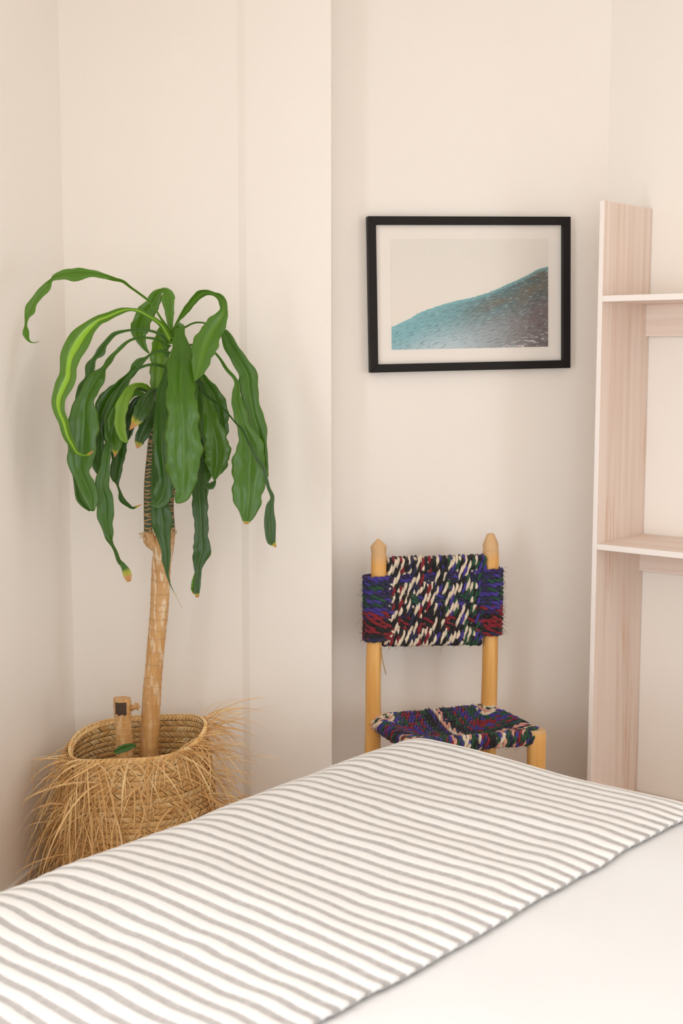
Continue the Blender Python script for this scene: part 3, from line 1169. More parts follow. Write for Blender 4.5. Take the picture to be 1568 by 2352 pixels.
def strand(rg, wide=False):
    """one straw: returns verts, faces"""
    zone = rg.random()
    if zone < 0.43:
        th = math.radians(rg.uniform(165, 250))      # left and left front: thick hanging fringe
    elif zone < 0.67:
        th = math.radians(rg.uniform(250, 325))      # front: sparse
    else:
        th = math.radians(rg.uniform(-40, 30))       # right: frizzy
    front = 250 <= math.degrees(th) % 360 <= 325
    t = rg.choice((1.0, 1.0, 0.86, 0.70, 0.55, 0.40)) + rg.uniform(-.03, .0)
    if front and t < 0.9 and rg.random() < 0.25:
        t = 1.0
    p = basket_pt(th, min(t, 1.0), 0.003)
    radial = Vector((math.cos(th), math.sin(th), 0))
    tang = Vector((-math.sin(th), math.cos(th), 0))
    right = math.cos(th) > 0.55
    left = 165 <= math.degrees(th) % 360 <= 250
    L = (rg.uniform(0.14, 0.36) if left else rg.uniform(0.09, 0.26)) * (0.85 if front else 1.0) * (1.1 if wide else 1)
    d = radial * rg.uniform(0.12, 0.5) + tang * rg.gauss(0, 0.65) + Vector((0, 0, rg.uniform(-1.0, 0.25)))
    if right:
        d = radial * rg.uniform(0.4, 0.9) + tang * rg.gauss(-0.1, 0.5) + Vector((0, 0, rg.uniform(-0.7, 0.75 if t > .9 else .3)))
    d.normalize()
    g = rg.uniform(0.5, 2.2) if not right else rg.uniform(0.3, 1.6)
    w = rg.uniform(0.0042, 0.0068) if wide else rg.uniform(0.0012, 0.0036)
    n = 8
    pts = []
    q, step = p.copy(), L / n
    dv = d.copy()
    sw = Vector((rg.uniform(-.12, .12), rg.uniform(-.12, .12), 0))
    for i in range(n + 1):
        pts.append(q.copy())
        dv = (dv + Vector((0, 0, -g * step * 5.5)) + sw * 0.5).normalized()
        q = q + dv * step
        # stay outside the body, above the floor and clear of the left wall
        th2 = math.atan2(q.y / RXY[1], q.x / RXY[0])
        zz = max(q.z, 0.01)
        bp = basket_pt(th2, min(max(zz / rim_z(th2), 0), 1.0), 0.004 + 0.002 * rg.random())
        if zz < rim_z(th2) and math.hypot(q.x, q.y) < math.hypot(bp.x, bp.y):
            q.x, q.y = bp.x, bp.y
        q.z = max(q.z, 0.006)
        wp = Vector((q.x + BX, q.y + BY, 0)) - LC
        dd = wp.dot(lw_nor)
        if dd < 0.02:
            q += lw_nor * (0.02 - dd)
        if q.y + BY > 4.07:
            q.y = 4.07 - BY
    tw = rg.uniform(0, 6.28)
    V = []
    for i, pt in enumerate(pts):
        a = pts[max(i - 1, 0)]
        c_ = pts[min(i + 1, n)]
        T = (c_ - a).normalized()
        th2 = math.atan2(pt.y, pt.x)
        rad2 = Vector((math.cos(th2), math.sin(th2), 0))
        S = T.cross(rad2)
        if S.length < 1e-3:
            S = T.cross(Vector((0, 0, 1)))
        S.normalize()
        S = (S + rad2 * 0.5 * math.sin(tw + i * 0.3)).normalized()
        ww = w * (0.75 + 0.25 * min(1, i / 2)) * (1 - (i / n) ** 2.2 * 0.93) / 2
        up = S.cross(T).normalized() * (ww * 0.35)
        V += [pt - S * ww, pt + up, pt + S * ww]
    Fq = []
    for i in range(n):
        for e in (0, 1):
            Fq.append((3 * i + e, 3 * i + e + 1, 3 * i + e + 4, 3 * i + e + 3))
    return V, Fq


rg = random.Random(21)
mb = MB()
for _ in range(780):
    V, Fq = strand(rg)
    mb.add(V, Fq, shade=[min(1, max(0, rg.gauss(0.70, 0.2)))] * len(V))
o = mb.build('straw_fringe', PALM, basket)
o['kind'] = 'stuff'
for _ in range(150):
    V, Fq = strand(rg, True)
    mb = MB()
    mb.add(V, Fq, shade=[min(1, max(0, rg.gauss(0.84, 0.14)))] * len(V))
    mb.build('straw', PALM, basket)

# ------------------------------------------------------------------ plant
PY0 = 3.86
plant = thing('corn_plant', 'tall corn plant with drooping green leaves on a bare cane in the straw basket', 'plant', (at_depth(344, 1700, PY0).x, PY0, 0.19))
PO = Vector(plant.location)
KP = PY0 / F_PX * 1.0

m, nt, b, out = new_mat('cane_bark')
ring = attr(nt, 'ring')
s1 = tex_noise(nt, coords(nt, (55, 55, 5)), 1.0, 4, 0.6)
s2 = tex_noise(nt, coords(nt, (16, 16, 4)), 1.0, 3)
s3 = tex_noise(nt, coords(nt, (90, 90, 20)), 1.0, 3)
hz = nt.nodes.new('ShaderNodeSeparateXYZ')
nt.links.new(coords(nt), hz.inputs[0])
hi = smooth_step(nt, hz.outputs['Z'], 0.10, 0.85)
c = mix(nt, smooth_step(nt, s1, 0.3, 0.7), (0.50, 0.245, 0.065), (0.64, 0.375, 0.145))
c = mix(nt, math_n(nt, 'MULTIPLY', hi, 0.35), c, (0.62, 0.40, 0.21))
peel = math_n(nt, 'MULTIPLY', smooth_step(nt, s3, 0.52, 0.62), math_n(nt, 'ADD', 0.22, math_n(nt, 'MULTIPLY', hi, 0.6)))
c = mix(nt, peel, c, (0.80, 0.66, 0.47))
c = mix(nt, math_n(nt, 'MULTIPLY', smooth_step(nt, s2, 0.55, 0.75), 0.45), c, (0.36, 0.19, 0.075))
c = mix(nt, math_n(nt, 'MULTIPLY', math_n(nt, 'MULTIPLY', ring.outputs['Fac'], s2), 1.0), c, (0.24, 0.12, 0.045))
nt.links.new(c, b.inputs['Base Color'])
b.inputs['Roughness'].default_value = 0.5
bump(nt, b, s1, 0.35, 0.002)
BARK = m


def cane(name, px, r_px, gap, seed, Y=PY0, kk=28):
    """px: (u, v, halfwidth px) from top to bottom; ring scars every gap metres stand proud as small lips"""
    P = catmull([(*(at_depth(u, v, Y) - PO), w * Y / F_PX) for u, v, w in px], 400)
    s = np.concatenate([[0], np.cumsum(np.linalg.norm(np.diff(P[:, :3], axis=0), axis=1))])
    rg = random.Random(seed)
    edges, x = [], 0.0
    while x < s[-1]:
        x += gap * rg.uniform(0.6, 1.4)
        edges.append((x, rg.uniform(0, 6.28), rg.uniform(0.0005, 0.003)))
    ex_ = np.array([e[0] for e in edges])

    def near(i, an):
        k = int(np.searchsorted(ex_, s[i]))
        best, phase = 1.0, 0.0
        for kk_ in (k - 1, k, k + 1):
            if 0 <= kk_ < len(edges):
                e = edges[kk_]
                pos = e[0] + e[2] * math.sin(an * 2 + e[1]) + 0.0015 * math.sin(an * 7 + e[1] * 3)
                d = s[i] - pos
                if abs(d) < abs(best):
                    best = d
        return best

    def rf(i, an):
        d = near(i, an)
        lip = 0.032 * math.exp(-max(d, 0) / 0.010) if d > 0 else 0.032 * math.exp(d / 0.0012)
        return 1 + lip + 0.03 * noise.noise(Vector((math.cos(an) * 2, math.sin(an) * 2 + seed, s[i] * 14))) \
            + 0.05 * noise.noise(Vector((math.cos(an) + seed, math.sin(an), s[i] * 4)))
    mb = MB()
    tube(mb, P[:, :3], P[:, 3], kk, True, rf, ring=lambda i, j: math.exp(-(near(i, 2 * math.pi * j / kk) / 0.0013) ** 2))
    return mb.build(name, BARK, plant)


cane('trunk', [(383, 1212, 12), (381, 1222, 20), (378, 1240, 23.5), (374, 1275, 22.5), (371, 1299, 22), (366, 1394, 21.5), (360, 1460, 21), (353, 1537, 21), (348, 1610, 21.5), (344, 1704, 22), (342, 1790, 22.5), (341, 1885, 23)], 21, 0.030, 2)
stump = cane('stump', [(280, 1603, 1), (280, 1603.2, 17), (280, 1605, 20), (281, 1615, 21), (282, 1640, 20), (285, 1708, 20), (287, 1790, 20.5), (288, 1885, 21)], 20, 0.017, 5, PY0 - 0.055)
stump['label'] = 'sawn-off second cane'
es = stump.modifiers.new('edges', 'EDGE_SPLIT')
es.split_angle = math.radians(40)
DARKW = simple('dark_scar_wood', (0.07, 0.042, 0.028), 0.8)
mb = MB()                                             # dark scar on the stump
cc0 = at_depth(281, 1621, PY0 - 0.055) - PO
rr_ = 21.3 * (PY0 - .055) / F_PX
V = []
for i in range(7):
    an = math.radians(-128 + i * 72 / 6)
    for q, z in enumerate((0.016, 0.005, -0.010, -0.021)):
        edge_ = (i in (0, 6)) or q in (0, 3)
        r_ = rr_ * (1.10 if not edge_ else 1.045)
        V.append((cc0.x + r_ * math.cos(an), cc0.y + r_ * math.sin(an), cc0.z + z + (0.003 * math.sin(i * 2.1) if q == 3 else 0)))
mb.add(V, [(i * 4 + q, (i + 1) * 4 + q, (i + 1) * 4 + q + 1, i * 4 + q + 1) for i in range(6) for q in range(3)])
mb.build('bark_scar', DARKW, stump)
rg = random.Random(33)
mb = MB()                                             # withered shoot at the side of the stump
k0 = at_depth(300, 1627, PY0 - 0.06) - PO
tube(mb, [k0, k0 + Vector((.010, -.002, .004)), k0 + Vector((.018, -.004, .010))], [.009, .0075, .008], 8, True, None, ring=lambda i, j: 0.2)
for _ in range(16):
    d = Vector((rg.uniform(-.2, 1), rg.uniform(-.8, .6), rg.uniform(-.7, 1))).normalized()
    a = k0 + Vector((.016, -.004, .008))
    tube(mb, [a, a + d * .007, a + d * .013 + Vector((0, 0, rg.uniform(-.004, .003)))], [.0045, .0035, .001], 5, True, None, ring=lambda i, j: rg.random() * .6)
mb.build('withered_shoot', BARK, stump)

m, nt, b, out = new_mat('ringed_green_stem')
ring = attr(nt, 'ring')
c = mix(nt, ring.outputs['Fac'], (0.030, 0.062, 0.018), (0.56, 0.30, 0.12))
nt.links.new(c, b.inputs['Base Color'])
b.inputs['Roughness'].default_value = 0.45
STEM = m


def green_stem(px, seed):
    P = catmull([(*(at_depth(u, v, Y) - PO), w * Y / F_PX) for u, v, w, Y in px], 420)
    s = np.concatenate([[0], np.cumsum(np.linalg.norm(np.diff(P[:, :3], axis=0), axis=1))])
    rg = random.Random(seed)
    pos, x = [], 0.0
    while x < s[-1]:
        x += rg.uniform(0.0085, 0.0145)
        pos.append((x, rg.uniform(0, 6.3), rg.uniform(.001, .0028)))

    def dist(i, an):
        best = 1.0
        for e in pos:
            if abs(s[i] - e[0]) < 0.01:
                best = min(best, abs(s[i] - e[0] - e[2] * math.sin(an + e[1]) - .001 * math.sin(3 * an + e[1])))
        return best
    mb = MB()
    tube(mb, P[:, :3], P[:, 3], 14, True, lambda i, an: 1 + 0.13 * math.exp(-(dist(i, an) / .0014) ** 2),
         ring=lambda i, j: min(1, 1.25 * math.exp(-(dist(i, 2 * math.pi * j / 14) / .0014) ** 2)))
    mb.build('green_stem', STEM, plant)


green_stem([(388, 835, 8, 3.866), (386, 850, 8, 3.867), (378, 900, 8, 3.87), (362, 950, 7.5, 3.875), (352, 992, 7, 3.875), (347, 1014, 7.2, 3.875), (344, 1053, 7.8, 3.87), (341, 1084, 8.2, 3.865),
            (339, 1124, 8.6, 3.86), (339, 1165, 9, 3.855), (340, 1200, 9.5, 3.85), (341, 1226, 10, 3.85), (346, 1240, 10, 3.852)], 4)
green_stem([(440, 860, 6, 3.87), (425, 960, 7, 3.88), (408, 1050, 8, 3.88), (394, 1130, 8, 3.88), (391, 1165, 8, 3.875), (393, 1215, 9, 3.865), (393, 1232, 9, 3.862)], 8)
# dry collar where the green stem leaves the cane
mb = MB()
rg = random.Random(12)
P = catmull([(*(at_depth(u, v, 3.85) - PO), w * 3.85 / F_PX) for u, v, w in [(339, 1221, 10), (340, 1230, 13.5), (345, 1243, 14), (353, 1252, 13), (364, 1262, 12)]], 24)
tube(mb, P[:, :3], P[:, 3], 14, True, lambda i, an: 1 + 0.12 * noise.noise(Vector((math.cos(an) * 3, math.sin(an) * 3, i * .4))), ring=lambda i, j: 0.45 if (i % 6 == 0) else 0.1)
for (u, v, du, dv) in ((330, 1228, -9, 8), (333, 1232, -4, 14), (329, 1226, -10, -1), (345, 1222, 3, -6), (351, 1226, 5, -7), (399, 1226, 8, -7), (399, 1222, 7, 3), (396, 1218, 5, -6)):
    a = at_depth(u, v, 3.835) - PO
    e = at_depth(u + du, v + dv, 3.83) - PO
    mid = (a + e) / 2 + Vector((rg.uniform(-.003, .003), -.004, rg.uniform(-.003, .003)))
    tube(mb, [a, mid, e], [.004, .003, .0008], 5, True, None, ring=lambda i, j: 0.3)
mb.build('dry_collar', BARK, plant)

# leaves -----------------------------------------------------------
m, nt, b, out = new_mat('corn_plant_leaf')
crs, tipa, hue, aln = attr(nt, 'cross'), attr(nt, 'tip'), attr(nt, 'hue'), attr(nt, 'along')
ab = math_n(nt, 'ABSOLUTE', crs.outputs['Fac'])
cmb = nt.nodes.new('ShaderNodeCombineXYZ')
nt.links.new(math_n(nt, 'MULTIPLY', crs.outputs['Fac'], 9.0), cmb.inputs[0])
nt.links.new(math_n(nt, 'MULTIPLY', aln.outputs['Fac'], 3.0), cmb.inputs[1])
nt.links.new(math_n(nt, 'MULTIPLY', hue.outputs['Fac'], 40.0), cmb.inputs[2])
stripe = tex_noise(nt, cmb.outputs[0], 1.0, 4, 0.6)
rp = ramp(nt, [(0.0, (0.014, 0.052, 0.005)), (0.35, (0.042, 0.140, 0.006)), (0.65, (0.105, 0.260, 0.009)), (1.0, (0.26, 0.46, 0.02))])
nt.links.new(math_n(nt, 'ADD', hue.outputs['Fac'], math_n(nt, 'MULTIPLY', math_n(nt, 'SUBTRACT', stripe, 0.5), 0.30)), rp.inputs['Fac'])
c = rp.outputs['Color']
rib_w = attr(nt, 'rib')
ribm = math_n(nt, 'MULTIPLY', smooth_step(nt, ab, 0.14, 0.05), 0.13)
c = mix(nt, ribm, c, (0.17, 0.36, 0.05))
broad_rib = math_n(nt, 'MULTIPLY', smooth_step(nt, ab, 0.36, 0.22), rib_w.outputs['Fac'])
c = mix(nt, broad_rib, c, (0.36, 0.62, 0.035))
c = mix(nt, math_n(nt, 'MULTIPLY', smooth_step(nt, ab, 0.965, 1.0), 0.22), c, (0.48, 0.42, 0.10))
fn_ = tex_noise(nt, coords(nt), 60, 3)
tp = math_n(nt, 'ADD', tipa.outputs['Fac'], math_n(nt, 'MULTIPLY', math_n(nt, 'SUBTRACT', fn_, 0.5), 0.25))
c = mix(nt, smooth_step(nt, tp, 0.35, 0.6), c, (0.42, 0.42, 0.03))
c = mix(nt, smooth_step(nt, tp, 0.62, 0.72), c, (0.56, 0.30, 0.09))
nt.links.new(c, b.inputs['Base Color'])
b.inputs['Roughness'].default_value = 0.27
b.inputs['Specular IOR Level'].default_value = 0.55
bump(nt, b, stripe, 0.2, 0.002)
tl = nt.nodes.new('ShaderNodeBsdfTranslucent')
hs = nt.nodes.new('ShaderNodeHueSaturation')
hs.inputs['Value'].default_value = 1.5
nt.links.new(c, hs.inputs['Color'])
nt.links.new(hs.outputs['Color'], tl.inputs['Color'])
ms = nt.nodes.new('ShaderNodeMixShader')
ms.inputs[0].default_value = 0.28
nt.links.new(b.outputs[0], ms.inputs[1])
nt.links.new(tl.outputs[0], ms.inputs[2])
nt.links.new(ms.outputs[0], out.inputs['Surface'])
LEAF = m


def leaf(pts, y0, y1, y2, hue=0.4, tip=0.0, rib=0.0, twist=1, seed=0, fold=0.22, parent=None, origin=None, name='leaf', full=0.5, wave=0.045):
    """pts: (u, v, visible half width in px) from the crown to the tip, y0..y1..y2 = depth at base, middle and tip.
    Where the blade shows narrower than it is, it is turned about its own midrib."""
    origin = PO if origin is None else origin
    n0 = len(pts)
    d = [0.0]
    for i in range(1, n0):
        d.append(d[-1] + math.hypot(pts[i][0] - pts[i - 1][0], pts[i][1] - pts[i - 1][1]))
    Ltot = d[-1]
    rows = []
    for i, (u, v, w) in enumerate(pts):
        s = d[i] / Ltot
        Y = y0 * (1 - s) ** 2 + 2 * (2 * y1 - (y0 + y2) / 2) * s * (1 - s) + y2 * s * s if False else (
            y0 + (y1 - y0) * (s / 0.5) if s < 0.5 else y1 + (y2 - y1) * ((s - 0.5) / 0.5))
        p = at_depth(u, v, Y)
        rows.append((p.x, p.y, p.z, w * Y / F_PX))
    n = max(16, int(Ltot / 6.5))
    C = catmull(rows, n)
    P = C[:, :3]
    w = np.maximum(C[:, 3], 0.0004)
    # smooth the depth so that the blade bends softly
    yy = P[:, 1].copy()
    for _ in range(6):
        yy[1:-1] = (yy[:-2] + 2 * yy[1:-1] + yy[2:]) / 4
    s = np.concatenate([[0], np.cumsum(np.linalg.norm(np.diff(P, axis=0), axis=1))])
    s /= s[-1]
    k = np.sort(w)[int(len(w) * 0.9)]
    env = np.clip((s - 0.06) / 0.22, 0, 1) * np.clip((1 - s) / 0.10, 0, 1)
    env = env * np.clip((w / k - 0.10) / 0.16, 0, 1)
    wr = np.maximum(w, full * k * env)
    ang = np.arccos(np.clip(w / wr, 0, 1)) * twist
    T = np.gradient(P, axis=0)
    T /= np.linalg.norm(T, axis=1, keepdims=True)
    rg = random.Random(seed)
    phl, phr, fq = rg.random() * 6, rg.random() * 6, rg.uniform(5, 9)
    X = (-1.0, -0.86, -0.68, -0.5, -0.3, -0.12, 0.0, 0.12, 0.3, 0.5, 0.68, 0.86, 1.0)
    nx = len(X)
    V, A = [], {'cross': [], 'tip': [], 'hue': [], 'along': [], 'rib': []}
    for i in range(n):
        view = P[i] - np.array([0, 0, EYE])
        view /= np.linalg.norm(view)
        S = np.cross(T[i], view)
        ls = np.linalg.norm(S)
        S = S / ls if ls > 1e-4 else np.array([1.0, 0, 0])
        D = np.cross(S, T[i])                        # away from the viewer
        W = S * math.cos(ang[i]) + D * math.sin(ang[i])
        Nn = np.cross(T[i], W)
        if np.dot(Nn, view) > 0:
            Nn = -Nn
        for x in X:
            side = 1 + 0.08 * math.sin(fq * 6.28 * s[i] * 0.8 + (phl if x < 0 else phr)) + 0.05 * math.sin(fq * 6.28 * s[i] * 1.9 + 2 * (phl if x < 0 else phr))
            body = 0.05 * math.sin(3.1 * 6.28 * s[i] + phl * 2 + x * 1.2) + 0.03 * math.sin(6.3 * 6.28 * s[i] + phr * 3 - x * 2)
            off = Nn * wr[i] * (fold * (abs(x) - 0.5) + 0.115 * math.sin(math.pi * min(1.0, abs(x) * 1.04)) ** 1.2 + body * min(1.0, wr[i] / 0.02) + wave * x * x * math.sin(fq * 6.28 * s[i] + (phl if x < 0 else phr)))
            V.append(P[i] + W * (wr[i] * x * (side if abs(x) > 0.5 else 1)) + off - np.array(origin))
            A['cross'].append(x)
            A['tip'].append(0.0 if tip <= 0 else max(0.0, min(1.0, 1 - (1 - s[i]) / (tip * 1.8))))
            A['hue'].append(hue)
            A['along'].append(s[i] * Ltot / 100.0)
            A['rib'].append(rib)
    Fc = [(i * nx + j, i * nx + j + 1, (i + 1) * nx + j + 1, (i + 1) * nx + j) for i in range(n - 1) for j in range(nx - 1)]
    mb = MB()
    mb.add(V, Fc, **A)
    o = mb.build(name, LEAF, plant if parent is None else parent)
    sd = o.modifiers.new('thick', 'SOLIDIFY')
    sd.thickness = 0.0011
    sd.offset = 0
    return o


Yc = 3.86
L = []
# far arching leaf at the top left
L.append(([(391, 770, 4), (372, 735, 3), (342, 692, 2.5), (298, 658, 2.5), (282, 646, 3), (264, 641, 4), (231, 632, 7), (202, 628, 9), (175, 630, 15), (150, 631, 12), (126, 637, 7), (118, 643, 3), (108, 657, 9), (90, 677, 10), (77, 695, 9), (69, 712, 12), (61, 729, 5), (58.6, 747, 3), (60, 765, 8), (64, 779, 4), (71, 786, 1.5), (80, 787, 1), (90, 784, .5)],
          dict(y0=Yc, y1=3.70, y2=3.60, hue=.62, twist=1, seed=1)))
L.append(([(393, 785, 7), (375, 752, 6), (360, 737, 5), (338, 724, 5), (318, 714, 5), (298, 711, 4), (275, 716, 7), (244, 729, 9), (226, 736, 10), (208, 750, 16), (190, 770, 23), (175, 793, 27), (162, 818, 21), (157, 843, 18), (155, 866, 20), (143, 893, 20), (134, 919, 17), (136, 945, 12), (147, 971, 11), (156, 1002, 9), (168, 1024, 8), (178, 1040, 5), (194, 1046, 2), (206, 1042, 3), (214, 1035, 1)],
          dict(y0=Yc, y1=3.71, y2=3.62, hue=.62, rib=.9, tip=.03, twist=-1, seed=2)))
L.append(([(389, 785, 5), (365, 767, 4), (342, 759, 3), (316, 757, 2.5), (287, 760, 3), (264, 767, 5), (253, 776, 6), (238, 794, 7), (231, 808, 10), (217, 823, 5), (208, 843, 11), (202, 870, 8), (188, 890, 10), (181, 910, 8), (176, 930, 4), (170, 955, 7), (166, 985, 8), (168, 1030, 10), (174, 1075, 11), (178, 1110, 9), (183, 1141, 10), (194, 1159, 7), (207, 1173, 3)],
          dict(y0=Yc, y1=3.80, y2=3.74, hue=.40, seed=3)))
L.append(([(387, 800, 6), (369, 784, 4), (349, 777, 3), (320, 776, 3), (298, 782, 3), (282, 794, 4), (262, 814, 5), (252, 830, 7), (238, 848, 6), (223, 868, 17), (208, 892, 20), (197, 917, 21), (193, 941, 27), (192, 965, 33), (191, 990, 35), (190, 1014, 33), (188, 1037, 31), (184, 1059, 27), (184, 1080, 23), (190, 1096, 19), (198, 1114, 21), (207, 1135, 18), (211, 1155, 12), (213, 1174, 4)],
          dict(y0=Yc, y1=3.72, y2=3.68, hue=.43, twist=-1, seed=4, fold=.30)))
L.append(([(388, 815, 5), (371, 806, 4), (349, 812, 3), (336, 822, 4), (318, 834, 10), (302, 857, 8), (287, 872, 9), (271, 888, 10), (255, 908, 20), (243, 931, 22), (233, 955, 18), (228, 985, 14), (224, 1020, 15), (223, 1050, 16), (224, 1070, 13), (226, 1088, 4)],
          dict(y0=Yc, y1=3.80, y2=3.77, hue=.38, seed=5)))
L.append(([(388, 850, 6), (375, 842, 4), (360, 838, 3.5), (342, 838, 3), (325, 843, 3), (309, 851, 4), (297, 866, 6), (284, 888, 9), (268, 925, 14), (255, 962, 16), (250, 990, 11), (249, 1014, 7), (247, 1032, 9), (243, 1055, 11), (240, 1080, 13), (235, 1104, 15), (235, 1124, 16), (240, 1145, 19), (242, 1165, 22), (242, 1186, 20), (245, 1206, 14), (249, 1222, 11), (251, 1235, 8), (258, 1251, 4), (266, 1267, 4), (274, 1288, 5), (284, 1301, 7), (292, 1318, 9), (295, 1330, 7), (297, 1336, 4)],
          dict(y0=Yc, y1=3.72, y2=3.66, hue=.36, tip=.045, twist=-1, seed=6)))
L.append(([(362, 925, 3), (352, 906, 4), (345, 896, 5), (333, 887, 6), (320, 884, 5), (305, 889, 8), (291, 908, 12), (281, 930, 14), (277, 950, 13), (276, 968, 13), (277, 986, 12), (283, 1003, 10), (290, 1014, 4), (294, 1017, 1)],
          dict(y0=Yc, y1=3.72, y2=3.70, hue=.80, seed=7)))
L.append(([(352, 930, 4), (325, 905, 6), (300, 905, 9), (280, 930, 13), (265, 952, 14), (260, 972, 14), (264, 992, 17), (267, 1014, 18), (266, 1030, 11), (264, 1042, 4), (263, 1050, 1)],
          dict(y0=Yc, y1=3.77, y2=3.735, hue=.50, tip=.07, seed=8)))
L.append(([(355, 910, 4), (320, 890, 7), (285, 910, 12), (262, 935, 13), (253, 952, 13), (243, 982, 13), (242, 1004, 8), (247, 1018, 2)],
          dict(y0=Yc, y1=3.79, y2=3.76, hue=.22, seed=9)))
L.append(([(356, 950, 4), (330, 930, 8), (300, 960, 11), (284, 1000, 14), (274, 1030, 16), (270, 1060, 15), (266, 1085, 13), (266, 1102, 9), (269, 1112, 3), (275, 1130, 3), (279, 1147, 6), (290, 1158, 5), (303, 1167, 3), (313, 1164, 2.5), (325, 1159, .6)],
          dict(y0=Yc, y1=3.80, y2=3.74, hue=.22, tip=.05, seed=10)))
L.append(([(368, 895, 5), (356, 902, 11), (344, 912, 15), (334, 928, 17), (325, 946, 18), (316, 961, 14), (308, 972, 9), (302, 981, 4), (298, 988, 1)],
          dict(y0=3.82, y1=3.70, y2=3.68, hue=.20, tip=.18, seed=11)))
L.append(([(364, 920, 6), (352, 945, 13), (339, 972, 15), (330, 991, 15), (322, 1009, 13), (318, 1021, 8), (315, 1030, 1)],
          dict(y0=3.84, y1=3.77, y2=3.75, hue=.15, tip=.10, seed=12)))
L.append(([(352, 918, 3), (325, 912, 4), (308, 928, 10), (299, 958, 13), (296, 988, 11), (293, 1010, 3)],
          dict(y0=3.86, y1=3.82, y2=3.81, hue=.12, seed=13)))
# broad front leaf
L.append(([(404, 800, 6), (406, 765, 6), (410, 748, 8), (413, 752, 11), (413, 775, 14), (416, 814, 26), (415, 853, 30), (415, 891, 32), (417, 930, 34), (420, 983, 38), (421, 1030, 41), (421, 1073, 38), (421, 1095, 33), (421, 1112, 26), (421, 1128, 20), (416, 1141, 16), (408, 1151, 9), (404, 1155, 2)],
          dict(y0=3.83, y1=3.64, y2=3.62, hue=.47, seed=14, fold=.16, full=.1)))
L.append(([(392, 835, 5), (385, 850, 7), (378, 875, 9), (371, 910, 13), (370, 945, 17), (371, 987, 19), (371, 1030, 19), (373, 1055, 18), (377, 1084, 16), (380, 1106, 17), (375, 1128, 22), (370, 1145, 22), (358, 1157, 12), (348, 1157, 5), (343, 1155, 2)],
          dict(y0=3.84, y1=3.69, y2=3.68, hue=.30, seed=15, full=.3)))
L.append(([(375, 930, 4), (362, 1000, 8), (357, 1060, 9), (358, 1100, 11), (362, 1140, 17), (367, 1160, 19), (370, 1182, 22), (373, 1203, 24), (374, 1225, 20), (378, 1247, 13), (381, 1269, 10), (382, 1290, 9), (383, 1303, 7), (384, 1318, 4), (388, 1333, 2), (392, 1346, 1), (405, 1370, .5), (418, 1398, .4)],
          dict(y0=3.86, y1=3.74, y2=3.74, hue=.22, tip=.10, seed=16, full=.2)))
L.append(([(452, 950, 5), (458, 1010, 7), (463, 1050, 5), (464, 1073, 6), (461, 1095, 10), (456, 1117, 15), (457, 1138, 17), (459, 1160, 18), (461, 1182, 17), (462, 1203, 17), (462, 1225, 15), (463, 1240, 17), (464, 1258, 22), (461, 1274, 19), (457, 1290, 14), (455, 1310, 9), (455, 1323, 7), (453, 1344, 7), (452, 1362, 7), (453, 1372, 3)],
          dict(y0=3.85, y1=3.78, y2=3.76, hue=.18, tip=.02, seed=17, full=.3)))
L.append(([(449, 1315, 2), (446, 1332, 5), (444, 1350, 6), (445, 1363, 3)], dict(y0=3.77, y1=3.765, y2=3.765, hue=.6, tip=.1, seed=18)))
# right middle pair
L.append(([(455, 850, 4), (475, 880, 10), (490, 905, 17), (500, 935, 22), (504, 965, 21), (505, 995, 18), (503, 1018, 8), (502, 1028, 2)],
          dict(y0=3.86, y1=3.84, y2=3.84, hue=.45, seed=19)))
L.append(([(455, 870, 4), (470, 900, 7), (478, 935, 13), (487, 975, 20), (496, 1010, 27), (499, 1040, 30), (498, 1062, 26), (495, 1083, 16), (493, 1100, 4), (493, 1106, 1)],
          dict(y0=3.85, y1=3.78, y2=3.78, hue=.50, seed=20)))
L.append(([(480, 1060, 8), (479, 1085, 9), (474, 1104, 7), (472, 1116, 4), (483, 1117, 8), (491, 1110, 6), (495, 1104, 1)],
          dict(y0=3.82, y1=3.80, y2=3.80, hue=.36, seed=21)))
L.append(([(420, 830, 4), (445, 850, 9), (458, 890, 13), (462, 930, 17), (462, 980, 18), (463, 1030, 16), (466, 1080, 13), (470, 1120, 10), (472, 1150, 2)],
          dict(y0=3.86, y1=3.83, y2=3.82, hue=.52, seed=22)))
L.append(([(432, 860, 4), (455, 880, 10), (470, 905, 14), (476, 940, 14), (474, 975, 9), (470, 1000, 3)],
          dict(y0=3.87, y1=3.85, y2=3.85, hue=.20, seed=29)))
# upper right leaf that folds down in front
L.append(([(398, 775, 4), (407, 741, 3.5), (420, 722, 6), (435, 702, 8), (450, 684, 9), (462, 674, 8), (476, 671, 6), (493, 676, 5), (508, 686, 8), (514, 705, 9), (511, 722, 13), (499, 742, 20), (488, 758, 24), (477, 779, 27), (467, 804, 27), (461, 830, 22), (456, 851, 14), (450, 868, 6), (447, 876, 1)],
          dict(y0=3.86, y1=3.74, y2=3.66, hue=.50, rib=.12, twist=-1, seed=23, full=.35)))
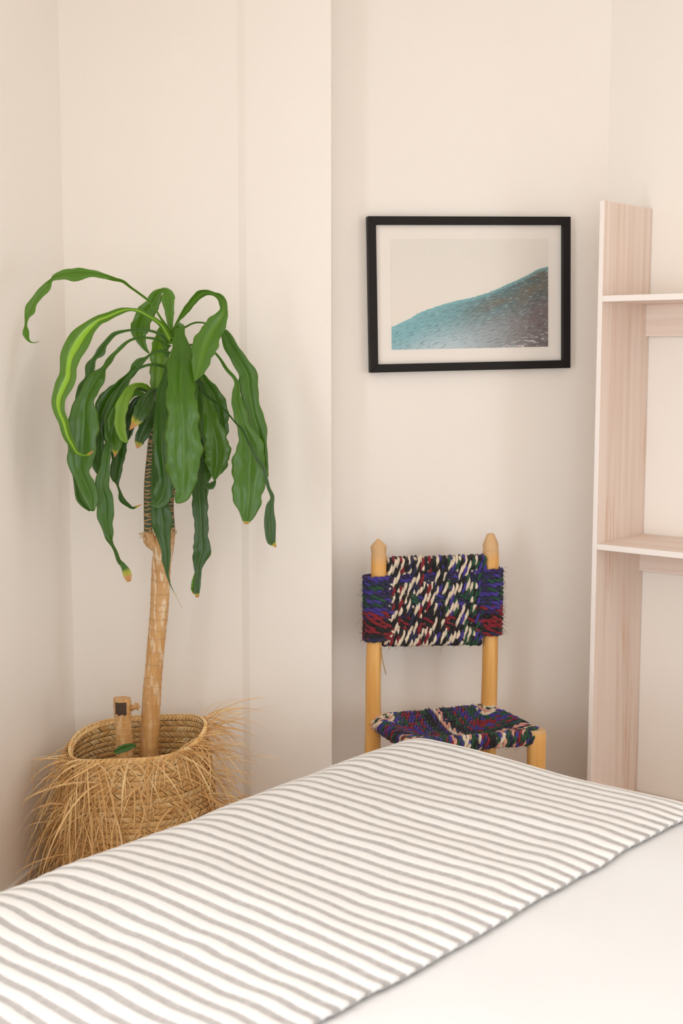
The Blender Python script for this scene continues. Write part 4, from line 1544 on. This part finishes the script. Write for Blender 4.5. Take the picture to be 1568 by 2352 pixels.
# long right leaves
L.append(([(396, 785, 3), (410, 763, 2), (423, 753, 2), (445, 742, 2), (464, 741, 2), (485, 747, 3), (500, 758, 6), (515, 766, 10), (527, 790, 14), (541, 814, 17), (556, 838, 19), (569, 862, 20), (571, 887, 21), (575, 911, 20), (579, 935, 20), (584, 960, 21), (592, 985, 20), (599, 1015, 15), (602, 1042, 13), (605, 1068, 11), (608, 1086, 7), (611, 1098, 2)],
          dict(y0=3.86, y1=3.80, y2=3.74, hue=.42, seed=24, full=.3)))
L.append(([(398, 810, 4), (425, 798, 3), (440, 792, 2.5), (460, 793, 2), (485, 804, 2), (503, 821, 3), (522, 850, 4), (537, 867, 4), (544, 882, 6), (543, 906, 10), (546, 935, 14), (554, 960, 16), (561, 982, 15), (569, 1004, 23), (573, 1030, 32), (573, 1062, 38), (572, 1084, 41), (571, 1117, 37), (569, 1149, 33), (568, 1172, 24), (567, 1189, 14), (566, 1198, 9), (566, 1204, 4)],
          dict(y0=3.86, y1=3.75, y2=3.70, hue=.47, tip=.012, seed=25, full=.25)))
L.append(([(405, 850, 4), (440, 868, 5), (459, 880, 6), (468, 900, 5), (476, 911, 3), (503, 930, 2), (525, 952, 2), (544, 975, 2), (555, 985, 2.5), (569, 1013, 3), (582, 1039, 4), (593, 1060, 4), (604, 1073, 4), (610, 1095, 4), (617, 1121, 4), (625, 1138, 5), (625, 1148, 5), (620, 1162, 9), (618, 1182, 12), (619, 1203, 13), (621, 1225, 13), (624, 1243, 10), (630, 1251, 5), (634, 1257, 1)],
          dict(y0=3.85, y1=3.70, y2=3.66, hue=.16, tip=.02, seed=26, full=.2)))
# the youngest leaf, upright then folding back
L.append(([(396, 790, 4), (394, 765, 5), (391, 746, 7), (389, 717, 10), (386, 693, 15), (384, 675, 13), (378, 667, 7), (369, 668, 6), (359, 678, 12), (350, 700, 17), (336, 717, 19), (325, 741, 21), (320, 765, 18), (326, 787, 9), (336, 804, 4), (342, 811, 2)],
          dict(y0=3.86, y1=3.90, y2=3.92, hue=.62, twist=1, seed=27, full=.3)))
L.append(([(386, 775, 5), (378, 752, 8), (372, 765, 12), (368, 800, 20), (366, 838, 21), (365, 874, 20), (361, 895, 14), (358, 908, 3)],
          dict(y0=3.88, y1=3.93, y2=3.92, hue=.72, rib=.3, seed=28, full=.1)))
for pts, kw in L:
    if math.hypot(pts[0][0] - 390, pts[0][1] - 800) < 60:
        pts[0] = (pts[0][0], pts[0][1], max(pts[0][2], 8))
    leaf(pts, **kw)

# the fallen leaf on the basket's edge
fo = at_depth(290, 1722, 3.655)
fl = thing('fallen_leaf', 'small fallen green leaf lying on the front rim of the straw basket', 'leaf', fo)
o = leaf([(312, 1713, 3), (303, 1713, 6), (291, 1717, 9), (278, 1721, 9), (268, 1726, 7), (262, 1727, 2)], 3.655, 3.64, 3.63, hue=.26, seed=40, parent=fl, origin=fo, name='blade', full=.1)
